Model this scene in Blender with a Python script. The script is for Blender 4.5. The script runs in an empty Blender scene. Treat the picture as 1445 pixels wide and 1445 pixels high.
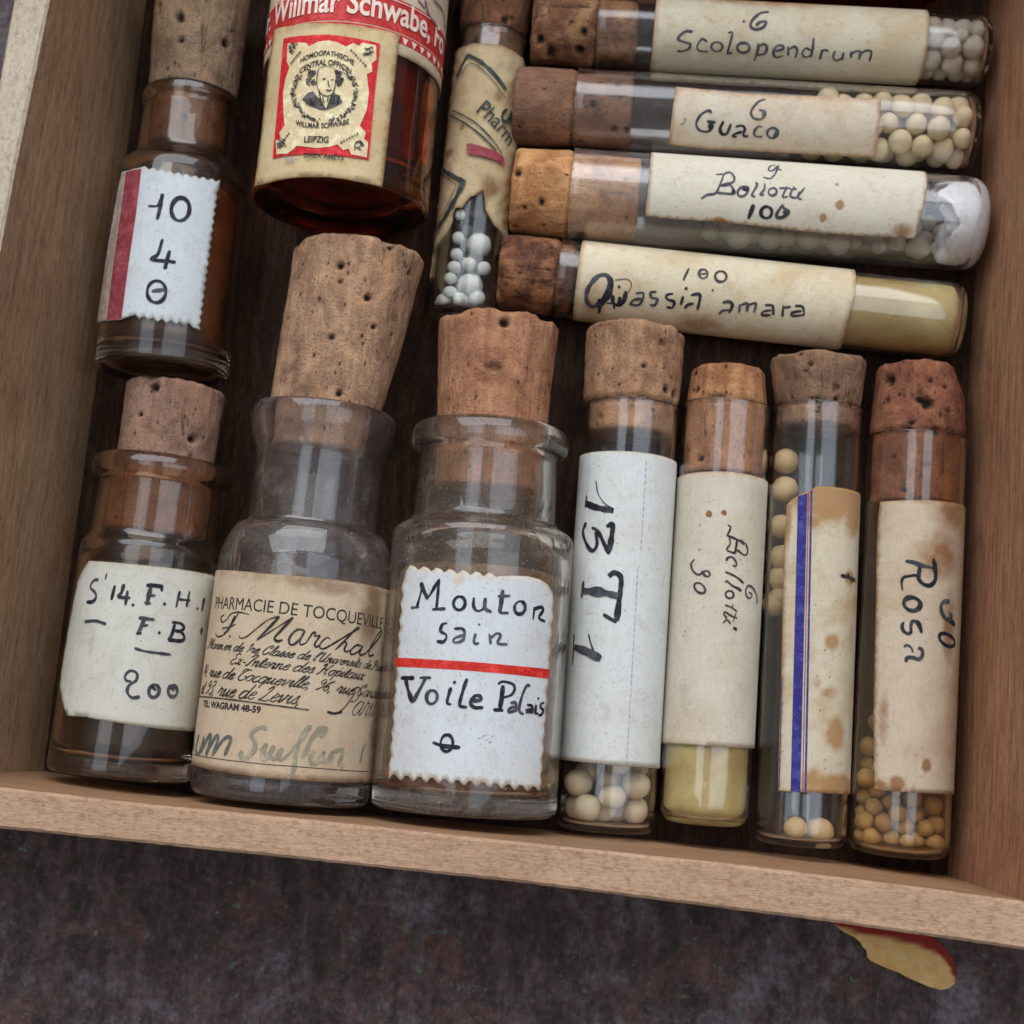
import bpy, math, random
import numpy as np
from mathutils import Vector, Matrix, noise
from mathutils.geometry import delaunay_2d_cdt

S = 0.01                      # everything below is written in centimetres, the scene is in metres
scn = bpy.context.scene
COL = scn.collection
rnd = random.Random(7)

# ------------------------------------------------------------------ camera
FPX, CX = 2000.0, 722.5
def unit(v): return v / np.linalg.norm(v)
_d = unit(np.array([800 - CX, 1026 - CX, FPX]))            # straight down, in camera axes (x right, y down, z forward)
_y = np.array([1913 - CX, -12750 - CX, FPX]); _y = unit(_y - _d * (_y @ _d))
_z = -_d
_x = np.cross(_y, _z)
W = np.stack([_x, _y, _z])                                 # camera axes -> world
CAM = np.array([0.0, 0.0, 20.0])
cam_d = bpy.data.cameras.new('camera'); cam = bpy.data.objects.new('camera', cam_d); COL.objects.link(cam)
right, up, back = W @ np.array([1, 0, 0]), W @ np.array([0, -1, 0]), W @ np.array([0, 0, -1])
m = Matrix(((right[0], up[0], back[0], 0), (right[1], up[1], back[1], 0), (right[2], up[2], back[2], CAM[2] * S), (0, 0, 0, 1)))
cam.matrix_world = m
cam_d.sensor_width = 36; cam_d.lens = FPX / 1445 * 36
cam_d.clip_start = 0.005; cam_d.clip_end = 10
cam_d.dof.use_dof = True; cam_d.dof.focus_distance = 0.176; cam_d.dof.aperture_fstop = 36
scn.camera = cam
scn.view_settings.view_transform = 'Standard'; scn.view_settings.look = 'None'
scn.view_settings.exposure = 0.28; scn.view_settings.gamma = 1.0
scn.cycles.max_bounces = 20; scn.cycles.transmission_bounces = 18; scn.cycles.transparent_max_bounces = 16
scn.cycles.blur_glossy = 0.0; scn.cycles.diffuse_bounces = 5; scn.cycles.glossy_bounces = 8

# ------------------------------------------------------------------ light: two soft windows over the box, dim room
w = bpy.data.worlds.new('World'); scn.world = w; w.use_nodes = True
w.node_tree.nodes['Background'].inputs[0].default_value = (1.0, 0.95, 0.90, 1)
w.node_tree.nodes['Background'].inputs[1].default_value = 0.17
def window(name, x0, x1, y0, y1, h, rad, col):
    l = bpy.data.lights.new(name, 'AREA'); l.shape = 'RECTANGLE'
    l.size = (x1 - x0) * S; l.size_y = (y1 - y0) * S
    l.energy = rad * math.pi * l.size * l.size_y; l.color = col
    o = bpy.data.objects.new(name, l); COL.objects.link(o)
    o.location = ((x0 + x1) / 2 * S, (y0 + y1) / 2 * S, h * S)
window('window_light', -34, -11, -10, 34, 60, 1.7, (0.78, 0.88, 1.0))
window('window_light', 8, 72, -10, 34, 60, 1.6, (0.78, 0.88, 1.0))
l = bpy.data.lights.new('far_window_light', 'AREA'); l.shape = 'RECTANGLE'; l.size = 1.1; l.size_y = .62
l.energy = 3.2 * math.pi * l.size * l.size_y; l.color = (.93, .96, 1.0)
o = bpy.data.objects.new('far_window_light', l); COL.objects.link(o); o.location = (-.12, .66, .62)
o.rotation_euler = (Vector((0, .04, 0)) - o.location).to_track_quat('-Z', 'Y').to_euler()

# ------------------------------------------------------------------ projection helpers
def ray(px, py):
    return W @ unit(np.array([px - CX, py - CX, FPX]))
def P(px, py, z):
    d = ray(px, py); return CAM + d * ((z - CAM[2]) / d[2])
def Z(ox, oy, s):
    return lambda x, y: (ox + x / s, oy + y / s)

# ------------------------------------------------------------------ materials
def srgb(r, g, b):
    f = lambda c: ((c / 255 + 0.055) / 1.055) ** 2.4 if c / 255 > 0.04045 else c / 255 / 12.92
    return (f(r), f(g), f(b), 1)
class M:
    def __init__(s, name):
        s.m = bpy.data.materials.new(name); s.m.use_nodes = True
        s.t = s.m.node_tree; s.N = s.t.nodes; s.L = s.t.links
        s.b = s.N['Principled BSDF']; s.out = s.N['Material Output']
        tc = s.N.new('ShaderNodeTexCoord'); vm = s.N.new('ShaderNodeVectorMath'); vm.operation = 'SCALE'
        vm.inputs['Scale'].default_value = 1 / S; s.L.new(tc.outputs['Object'], vm.inputs[0]); s.co = vm.outputs[0]
    def link(s, a, b): s.L.new(a, b)
    def map(s, sc=(1, 1, 1), off=(0, 0, 0), rot=(0, 0, 0), src=None):
        n = s.N.new('ShaderNodeMapping'); n.inputs['Scale'].default_value = sc; n.inputs['Location'].default_value = off
        n.inputs['Rotation'].default_value = rot
        s.link(src or s.co, n.inputs[0]); return n.outputs[0]
    def noise(s, vec, scale, detail=4, rough=.55, dist=0):
        n = s.N.new('ShaderNodeTexNoise'); s.link(vec, n.inputs['Vector'])
        n.inputs['Scale'].default_value = scale; n.inputs['Detail'].default_value = detail
        n.inputs['Roughness'].default_value = rough; n.inputs['Distortion'].default_value = dist
        return n.outputs['Fac']
    def ramp(s, fac, stops):
        n = s.N.new('ShaderNodeValToRGB'); e = n.color_ramp.elements
        while len(e) < len(stops): e.new(0.5)
        for el, (p, c) in zip(e, stops):
            el.position = p; el.color = c if len(c) == 4 else (*c, 1)
        s.link(fac, n.inputs[0]); return n.outputs[0]
    def fr(s, fac, a, b, c0=0., c1=1.):
        n = s.N.new('ShaderNodeMapRange'); n.clamp = True
        for k, v in zip(('From Min', 'From Max', 'To Min', 'To Max'), (a, b, c0, c1)): n.inputs[k].default_value = v
        s.link(fac, n.inputs['Value']); return n.outputs[0]
    def mix(s, fac, a, b, mode='MIX'):
        n = s.N.new('ShaderNodeMix'); n.data_type = 'RGBA'; n.blend_type = mode
        for sock, v in ((n.inputs[0], fac), (n.inputs[6], a), (n.inputs[7], b)):
            if isinstance(v, (int, float)): sock.default_value = v
            elif isinstance(v, tuple): sock.default_value = v
            else: s.link(v, sock)
        return n.outputs[2]
    def mul(s, a, b):
        n = s.N.new('ShaderNodeMath'); n.operation = 'MULTIPLY'
        for sock, v in ((n.inputs[0], a), (n.inputs[1], b)):
            if isinstance(v, (int, float)): sock.default_value = v
            else: s.link(v, sock)
        return n.outputs[0]
    def add(s, a, b):
        n = s.N.new('ShaderNodeMath'); n.operation = 'ADD'
        for sock, v in ((n.inputs[0], a), (n.inputs[1], b)):
            if isinstance(v, (int, float)): sock.default_value = v
            else: s.link(v, sock)
        return n.outputs[0]
    def attr(s, name):
        n = s.N.new('ShaderNodeAttribute'); n.attribute_name = name; return n.outputs['Fac']
    def bump(s, h, dist, strength=1.0):
        n = s.N.new('ShaderNodeBump'); n.inputs['Distance'].default_value = dist * S; n.inputs['Strength'].default_value = strength
        s.link(h, n.inputs['Height']); s.link(n.outputs[0], s.b.inputs['Normal']); return n.outputs[0]
    def set(s, **k):
        for a, v in k.items():
            a = {'color': 'Base Color', 'rough': 'Roughness', 'trans': 'Transmission Weight', 'ior': 'IOR', 'spec': 'Specular IOR Level',
                 'sss': 'Subsurface Weight'}.get(a, a)
            if isinstance(v, (int, float, tuple)): s.b.inputs[a].default_value = v
            else: s.link(v, s.b.inputs[a])

def wood(name, axis, c_dark, c_mid, c_light, fine=1.0, rough=.62, speck=False, off=0.0):
    k = M(name)
    st = [4.0, 4.0, 4.0]; st[axis] = .45
    v = k.map(tuple(st), (off, off * 2, 0))
    g1 = k.noise(v, 2.2 * fine, 7, .62, .3)
    st2 = [26.0, 26.0, 26.0]; st2[axis] = 3.0
    g2 = k.noise(k.map(tuple(st2)), 1.6, 4, .6)
    big = k.noise(k.map((.5, .5, .5), (off, 3, 1)), 1.0, 3, .6)
    g3 = k.noise(k.map(tuple(x * 2.2 for x in st2), (3, 1, off)), 1.7, 3, .6)
    h = k.add(k.add(k.mul(g1, .38), k.mul(g2, .34)), k.mul(g3, .28))
    c = k.ramp(h, [(.36, c_dark), (.5, c_mid), (.64, c_light)] if not speck else [(.12, c_dark), (.48, c_mid), (.75, c_light)])
    c = k.mix(k.fr(big, .35, .7, 0, .25), c, c_mid, 'MULTIPLY')
    c = k.mix(k.fr(k.noise(k.map((1, 1, 1), (7, 1, 2)), 1.7, 7, .75), .55, .75, 0, .45), c, c_dark)
    if speck:
        st3 = [13.0, 13.0, 13.0]; st3[axis] = 7
        sp = k.noise(k.map(tuple(st3), (1, off, 0)), 1.5, 5, .72)
        c = k.mix(k.fr(sp, .48, .66, 0, .55), c, c_dark)
        sp2 = k.noise(k.map(tuple(st3), (4, off, 2)), 3.0, 3, .6)
        c = k.mix(k.fr(sp2, .55, .66, 0, .5), c, c_light)
    k.set(color=c, rough=rough, spec=.3 if name != 'box_floor_wood' else .12)
    k.bump(h, .02 if not speck else .035, .8)
    return k.m

m_face_l = wood('box_wood_left_face', 1, srgb(112, 84, 64), srgb(162, 130, 102), srgb(186, 156, 126), off=3)
m_face_r = wood('box_wood_right_face', 1, srgb(116, 76, 56), srgb(172, 126, 96), srgb(202, 160, 124), off=9)
m_face_f = wood('box_wood_front_face', 0, srgb(116, 84, 60), srgb(168, 130, 98), srgb(190, 152, 118), off=5)
m_rim_l = wood('box_wood_left_rim', 1, srgb(134, 118, 102), srgb(196, 180, 160), srgb(212, 198, 178), rough=.8, speck=True, off=2)
m_rim_f = wood('box_wood_front_rim', 0, srgb(116, 88, 72), srgb(192, 156, 128), srgb(208, 174, 146), rough=.8, speck=True, off=6)
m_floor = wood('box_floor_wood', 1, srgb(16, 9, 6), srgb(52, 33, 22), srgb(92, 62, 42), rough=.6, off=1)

def paper(name, base, stain, edge, amount=.5, seed=0.0, rough=.85):
    k = M(name)
    n1 = k.noise(k.map((1, 1, 1), (seed, 2, 3)), 1.1, 5, .62, .4)
    n2 = k.noise(k.map((1, 1, 1), (seed, 5, 1)), 9, 4, .6)
    n3 = k.noise(k.map((1, 1, 1), (seed, 8, 4)), 26, 3, .55)
    c = k.mix(k.fr(n1, .45, .72, 0, amount), base, stain)
    c = k.mix(k.fr(n2, .3, .8, 0, .22), c, stain)
    c = k.mix(k.fr(n3, .62, .72, 0, .5), c, srgb(120, 104, 88))       # foxing specks
    fib = k.noise(k.map((18, 3, 18), (seed, 6, 2), (0, .0, .5)), 1.6, 4, .7)
    c = k.mix(k.fr(fib, .45, .75, 0, .16), c, tuple(x * .55 for x in stain[:3]) + (1,))
    dirt = k.noise(k.map((1, 1, 1), (seed, 12, 4)), 2.6, 8, .78, .3)
    c = k.mix(k.fr(dirt, .52, .72, 0, .32), c, tuple(x * .45 for x in stain[:3]) + (1,))
    c = k.mix(k.mul(k.attr('edge'), k.fr(n2, .25, .65, .35, 1)), c, edge)
    ns = k.noise(k.map((1, 1, 1), (seed, 1, 9)), 5, 4, .6)
    c = k.mix(k.fr(k.mul(k.attr('stain'), k.fr(ns, .2, .6, .6, 1.25)), .25, .62, 0, .85), c, edge)
    k.set(color=c, rough=rough, spec=.15)
    k.bump(k.add(k.mul(n3, .5), n2), .006, .7)
    return k.m

def ink(name, col, rough=.6):
    k = M(name)
    n = k.noise(k.co, 7, 6, .72); n2 = k.noise(k.map((1, 1, 1), (3, 1, 2)), 40, 3, .6)
    c = k.mix(k.fr(n, .48, .70, 0, .75), col, tuple(min(1, x * 1.7 + .07) for x in col[:3]) + (1,))
    c = k.mix(k.fr(n2, .58, .70, 0, .45), c, tuple(min(1, x * 1.6 + .16) for x in col[:3]) + (1,))
    k.set(color=c, rough=rough, spec=.2); return k.m
ink_black = ink('ink_blue_black', (.012, .014, .022, 1))
ink_worn = ink('ink_worn_black', (.045, .046, .056, 1))
ink_print = ink('ink_print_black', (.02, .016, .014, 1))
ink_grey = ink('ink_thin_grey', (.06, .062, .075, 1))
ink_sepia = ink('ink_sepia_violet', (.035, .022, .026, 1))
ink_green = ink('ink_faded_green', (.27, .235, .165, 1))
ink_teal = ink('ink_faded_teal', (.10, .115, .10, 1))
ink_red = ink('ink_red', srgb(196, 40, 30))
ink_emblem = ink('ink_emblem_red', srgb(196, 32, 40))
ink_maroon = ink('ink_maroon', srgb(138, 56, 64))
ink_darkred = ink('ink_dark_red', srgb(178, 44, 42))
ink_blue = ink('ink_stripe_blue', srgb(46, 44, 120))
ink_rule = ink('ink_rule_blue', srgb(150, 150, 178))
ink_purple = ink('ink_purple_stain', srgb(120, 84, 96))
ink_white = ink('ink_cream_white', srgb(226, 200, 184))
ink_darkgreen = ink('ink_dark_green', srgb(40, 48, 46))
ink_cream = ink('ink_paper_cream', srgb(214, 192, 152))

def cork_mat(name, a, b, c, streak=.5, seed=0.0):
    k = M(name)
    n1 = k.noise(k.map((1, 1, 1), (seed, 1, 0)), 2.0, 6, .65, .6)
    n2 = k.noise(k.map((1, .35, 1), (seed, 4, 2)), 7, 5, .65)
    n3 = k.noise(k.map((1, 1, 1), (seed, 7, 5)), 30, 4, .65)
    n4 = k.noise(k.map((4, .22, 4), (seed, 2, 5)), 2.2, 4, .6)
    col = k.ramp(n1, [(.30, b), (.47, a), (.66, c)])
    col = k.mix(k.fr(n2, .42, .70, 0, .55), col, b)
    col = k.mix(k.fr(n4, .45, .70, 0, streak), col, b)
    col = k.mix(k.fr(n3, .55, .68, 0, .7), col, tuple(x * .35 for x in b[:3]) + (1,))
    crk = k.noise(k.map((9, .8, 9), (seed, 5, 8)), 1.1, 6, .75, .8)
    col = k.mix(k.fr(crk, .60, .66, 0, .75), col, tuple(x * .3 for x in b[:3]) + (1,))
    col = k.mix(k.fr(n3, .42, .28, 0, .35), col, c)
    n5 = k.noise(k.map((1, .7, 1), (seed, 9, 3)), 1.3, 7, .72, 1.0)
    col = k.mix(k.fr(n5, .54, .66, 0, .55), col, tuple(x * .62 for x in b[:3]) + (1,))
    n6 = k.noise(k.map((1, 1, 1), (seed, 11, 6)), 1.6, 5, .6, .5)
    col = k.mix(k.fr(n6, .54, .68, 0, .4), col, tuple(min(1, x * y) for x, y in zip(c[:3], (1.12, .96, .8))) + (1,))
    hs = k.N.new('ShaderNodeHueSaturation'); hs.inputs['Saturation'].default_value = 0.98; hs.inputs['Value'].default_value = 1.05; k.link(col, hs.inputs['Color']); col = hs.outputs[0]
    vo = k.N.new('ShaderNodeTexVoronoi'); k.link(k.map((5, 3.2, 5), (seed, 2, 1)), vo.inputs['Vector']); vo.inputs['Scale'].default_value = 1.4
    col = k.mix(k.mul(k.fr(vo.outputs['Distance'], .20, .10, 0, .85), k.fr(n2, .42, .52)), col, (.03, .015, .009, 1))
    col = k.mix(k.attr('pore'), col, (.012, .007, .005, 1))
    k.set(color=col, rough=.82, spec=.2)
    k.bump(k.add(k.mul(n3, 1.0), k.add(n2, k.mul(crk, -.8))), .022, 1.0)
    return k.m

def glass(name, tint, rough=.015, dust=.10, dustcol=(.45, .42, .38, 1), seed=0.0, speck=.735, dmin=.48, dmax=.72, sheen=.018):
    k = M(name)
    k.set(color=tint, trans=1.0, ior=1.48, rough=rough)
    n = k.noise(k.map((1, 1, 1), (seed, 0, 0)), 2.2, 6, .7)
    n2 = k.noise(k.map((1, 1, 1), (seed, 3, 0)), 38, 2, .5)
    bb = k.N.new('ShaderNodeBump'); bb.inputs['Distance'].default_value = .02 * S; bb.inputs['Strength'].default_value = .5
    wav = k.noise(k.map((1, .6, 1), (seed, 3, 7)), 1.6, 2, .5); k.link(wav, bb.inputs['Height']); k.link(bb.outputs[0], k.b.inputs['Normal'])
    df = k.N.new('ShaderNodeBsdfDiffuse'); df.inputs[0].default_value = dustcol
    mx = k.N.new('ShaderNodeMixShader')
    n7 = k.noise(k.map((1, 1, 1), (seed, 8, 2)), 7, 7, .8, .5)
    f = k.add(k.mul(k.fr(n, dmin, dmax, dust * .2, dust), k.fr(n7, .35, .65, .35, 1.6)), k.fr(n2, speck, speck + .03, 0, .6))
    k.link(f, mx.inputs[0]); k.link(k.b.outputs[0], mx.inputs[1]); k.link(df.outputs[0], mx.inputs[2]); 
    gl = k.N.new('ShaderNodeBsdfGlossy'); gl.inputs['Roughness'].default_value = .32; gl.inputs[0].default_value = (.9, .93, 1, 1)
    m2 = k.N.new('ShaderNodeMixShader'); m2.inputs[0].default_value = sheen
    k.link(mx.outputs[0], m2.inputs[1]); k.link(gl.outputs[0], m2.inputs[2]); k.link(m2.outputs[0], k.out.inputs[0])
    return k.m

def pellet_mat(name, a, b, sss=.15, rough=.45, bump=.004, seed=0):
    k = M(name)
    n = k.noise(k.map((1, 1, 1), (seed, 0, 0)), 9, 4, .6); n2 = k.noise(k.map((1, 1, 1), (seed, 4, 0)), 34, 3, .6)
    oi = k.N.new('ShaderNodeObjectInfo')
    c = k.mix(k.fr(n, .35, .7), a, b)
    c = k.mix(k.fr(oi.outputs['Random'], 0, 1, 0, .35), c, b)
    k.set(color=c, rough=rough, sss=sss); k.b.inputs['Subsurface Radius'].default_value = (.002, .0013, .0008)
    k.bump(k.add(n, n2), bump, .8); return k.m

# ------------------------------------------------------------------ object helpers
def tag(o, label, cat, group=None, kind=None):
    o['label'] = label; o['category'] = cat
    if group: o['group'] = group
    if kind: o['kind'] = kind
    return o
def mesh_obj(name, verts, faces, mats, parent=None, smooth=True, attrs=None, fmat=None):
    me = bpy.data.meshes.new(name)
    vv = [tuple(float(c) * S for c in v) for v in verts]
    me.from_pydata(vv, [], faces)
    for mm in (mats if isinstance(mats, (list, tuple)) else [mats]): me.materials.append(mm)
    if smooth: me.polygons.foreach_set('use_smooth', [True] * len(me.polygons))
    if fmat is not None: me.polygons.foreach_set('material_index', fmat)
    for k, a in (attrs or {}).items():
        at = me.attributes.new(k, 'FLOAT', 'POINT'); at.data.foreach_set('value', [float(x) for x in a])
    me.update()
    o = bpy.data.objects.new(name, me); COL.objects.link(o)
    if parent is not None: o.parent = parent
    return o
def catmull(pts, step):
    pts = [np.array(p, float) for p in pts]
    if len(pts) == 2:
        n = max(2, int(np.linalg.norm(pts[1] - pts[0]) / step) + 1)
        return [pts[0] + (pts[1] - pts[0]) * t for t in np.linspace(0, 1, n)]
    out = []
    q = [2 * pts[0] - pts[1]] + pts + [2 * pts[-1] - pts[-2]]
    for i in range(1, len(q) - 2):
        p0, p1, p2, p3 = q[i - 1:i + 3]
        n = max(2, int(np.linalg.norm(p2 - p1) / step) + 1)
        for t in np.linspace(0, 1, n, endpoint=False):
            out.append(.5 * ((2 * p1) + (p2 - p0) * t + (2 * p0 - 5 * p1 + 4 * p2 - p3) * t * t + (3 * p1 - p0 - 3 * p2 + p3) * t ** 3))
    out.append(pts[-1]); return out
def ell(cx, cy, rx, ry, tilt=0, a0=-100, a1=275):
    out = []
    for k in range(15):
        a = math.radians(a0 + (a1 - a0) * k / 14); x, y = rx * math.cos(a), ry * math.sin(a)
        t = math.radians(tilt); out.append((cx + x * math.cos(t) - y * math.sin(t), cy + x * math.sin(t) + y * math.cos(t)))
    return out

def fillet(pts, n=6):
    """pts: (t, r, radius) -> rounded polyline"""
    out = []
    for i, (t, r, f) in enumerate(pts):
        p = np.array([t, r])
        if f <= 0 or i in (0, len(pts) - 1): out.append(p); continue
        a = np.array(pts[i - 1][:2]) - p; b = np.array(pts[i + 1][:2]) - p
        la, lb = np.linalg.norm(a), np.linalg.norm(b); f = min(f, la * .49, lb * .49)
        a, b = p + a / la * f, p + b / lb * f
        for k in range(n + 1):
            u = k / n; out.append((1 - u) ** 2 * a + 2 * u * (1 - u) * p + u * u * b)
    return out
def lathe(name, prof, mat, parent, seg=72, wob=.0, seed=0, close=True, cx=0.0, cz=0.0):
    """prof: list of (t, r); revolves about local y"""
    verts, faces, rings = [], [], []
    for (t, r) in prof:
        if r < 1e-5: rings.append([len(verts)]); verts.append((cx, t, cz)); continue
        ring = []
        for k in range(seg):
            a = 2 * math.pi * k / seg
            rr = r * (1 + wob * noise.noise(Vector((math.cos(a) * 1.3 + seed, math.sin(a) * 1.3, t * .8))))
            ring.append(len(verts)); verts.append((cx + rr * math.sin(a), t, cz + rr * math.cos(a)))
        rings.append(ring)
    for A, B in zip(rings, rings[1:]):
        if len(A) == 1 and len(B) == 1: continue
        for k in range(seg):
            k2 = (k + 1) % seg
            if len(A) == 1: faces.append((A[0], B[k2], B[k]))
            elif len(B) == 1: faces.append((A[k], A[k2], B[0]))
            else: faces.append((A[k], A[k2], B[k2], B[k]))
    return mesh_obj(name, verts, faces, mat, parent)

# ------------------------------------------------------------------ a lying vessel (vial or bottle)
class Vessel:
    def __init__(s, name, label, cat, group, base, mouth, silL, silR, z0=0.0, zm=None):
        r = .6
        for _ in range(8):
            a, b = P(*base, z0 + r), P(*mouth, z0 + r)
            ax = unit(b - a)
            l, q = ray(*silL), ray(*silR)
            def dist(d):
                n = np.cross(d, ax); return abs((CAM - a) @ n) / np.linalg.norm(n)
            r = (dist(l) + dist(q)) / 2
        s.R = r; s.zc = z0 + r; s.A = P(*base, s.zc)
        s.B = P(*mouth, s.zc if zm is None else zm)
        s.a = unit(s.B - s.A); s.L = np.linalg.norm(s.B - s.A)
        s.s = unit(np.cross(s.a, [0, 0, 1])); s.u = np.cross(s.s, s.a)
        o = bpy.data.objects.new(name, None); COL.objects.link(o); o.empty_display_size = .01
        o.matrix_world = Matrix(((s.s[0], s.a[0], s.u[0], s.A[0] * S), (s.s[1], s.a[1], s.u[1], s.A[1] * S), (s.s[2], s.a[2], s.u[2], s.A[2] * S), (0, 0, 0, 1)))
        s.o = tag(o, label, cat, group)
        s.F = np.stack([s.s, s.a, s.u])
        s.lift = 0
        print('VESSEL', name, label[:30], 'R %.2f L %.2f A %s B %s' % (s.R, s.L, np.round(s.A, 2), np.round(s.B, 2)))
    def hit(s, px, py, R):
        """pixel -> (arc length, t) on the cylinder of radius R"""
        c = s.F @ (CAM - s.A); d = s.F @ ray(px, py)
        A = d[0] ** 2 + d[2] ** 2; B = 2 * (c[0] * d[0] + c[2] * d[2]); C = c[0] ** 2 + c[2] ** 2 - R * R
        D = B * B - 4 * A * C
        k = (-B - math.sqrt(max(D, 0))) / (2 * A)
        p = c + d * k
        return math.atan2(p[0], p[2]) * R, p[1]
    def tA(s, px, py, r):
        p = P(px, py, s.zc + r); return float((p - s.A) @ s.a)
    def tS(s, px, py): return s.tA(px, py, 0)
    def rs(s, a, b):
        ax = s.a
        def dist(d):
            n = np.cross(d, ax); return abs((CAM - s.A) @ n) / np.linalg.norm(n)
        return (dist(ray(*a)) + dist(ray(*b))) / 2
    def world(s, l): return s.A + l[0] * s.s + l[1] * s.a + l[2] * s.u

def wrap(su, t, R): return (R * math.sin(su / R), t, R * math.cos(su / R))

def paper_label(v, name, poly, mat, R, grid=.07, thick=.012, stains=(), edge_w=.10, parent=None, crease=0.0, wav=.0, lettering_lift=0):
    """poly: (su, t) outline on radius R"""
    poly = [tuple(p) for p in poly]
    # densify outline
    out = []
    for p, q in zip(poly, poly[1:] + poly[:1]):
        n = max(1, int(math.dist(p, q) / grid))
        out += [(p[0] + (q[0] - p[0]) * k / n, p[1] + (q[1] - p[1]) * k / n) for k in range(n)]
    nb = len(out)
    xs = [p[0] for p in out]; ys = [p[1] for p in out]
    def inside(x, y):
        c = False
        for (x1, y1), (x2, y2) in zip(out, out[1:] + out[:1]):
            if (y1 > y) != (y2 > y) and x < (x2 - x1) * (y - y1) / (y2 - y1) + x1: c = not c
        return c
    arr = np.array(out)
    pts = list(out)
    y = min(ys) + grid / 2; row = 0
    while y < max(ys):
        x = min(xs) + grid / 2 * (1 + row % 2)
        while x < max(xs):
            if np.min(np.hypot(arr[:, 0] - x, arr[:, 1] - y)) > grid * .45 and inside(x, y): pts.append((x, y))
            x += grid
        y += grid * .87; row += 1
    res = delaunay_2d_cdt([Vector(p) for p in pts], [], [list(range(nb))], 1, 1e-6)
    vs, fs = [(float(p[0]), float(p[1])) for p in res[0]], [list(f) for f in res[2]]
    n = len(vs)
    edge_a, st_a, top, bot = [], [], [], []
    a2 = np.array(out + [out[0]])
    for (x, yy) in vs:
        d = a2[1:] - a2[:-1]; w_ = np.array([x, yy]) - a2[:-1]
        tt = np.clip((w_ * d).sum(1) / np.maximum((d * d).sum(1), 1e-12), 0, 1)
        dd = float(np.min(np.linalg.norm(w_ - tt[:, None] * d, axis=1)))
        edge_a.append(max(0., 1 - dd / edge_w) * .85)
        st_a.append(max([0.] + [min(1.2, k * math.exp(-(((x - sx) / rx) ** 2 + ((yy - sy) / ry) ** 2))) for sx, sy, rx, ry, k in stains]))
        wv = wav * noise.noise(Vector((x * 2.2, yy * 2.2, 3.1))) if wav else 0
        if crease: wv += crease * abs(noise.noise(Vector((x * 5, yy * 5, 9.1))))
        top.append(wrap(x * (R + thick + wv) / R, yy, R + thick + max(wv, 0))); bot.append(wrap(x, yy, R))
    faces = [tuple(f) for f in fs] + [tuple(i + n for i in reversed(f)) for f in fs]
    cnt = {}
    for f in fs:
        for i, j in zip(f, f[1:] + f[:1]):
            cnt[(i, j)] = cnt.get((i, j), 0) + 1
    for (i, j) in list(cnt):
        if (j, i) not in cnt: faces.append((j, i, i + n, j + n))
    # orientation
    p0, p1, p2 = (np.array(top[k]) for k in fs[0])
    nrm = np.cross(p1 - p0, p2 - p0)
    if nrm @ np.array([p0[0], 0, p0[2]]) < 0: faces = [tuple(reversed(f)) for f in faces]
    o = mesh_obj(name, top + bot, faces, mat, parent or v.o, smooth=True, attrs={'edge': edge_a * 2, 'stain': st_a * 2})
    nt = len(fs)
    fl = [True] * nt + [True] * nt + [False] * (len(faces) - 2 * nt)
    o.data.polygons.foreach_set('use_smooth', fl)
    return o

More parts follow.
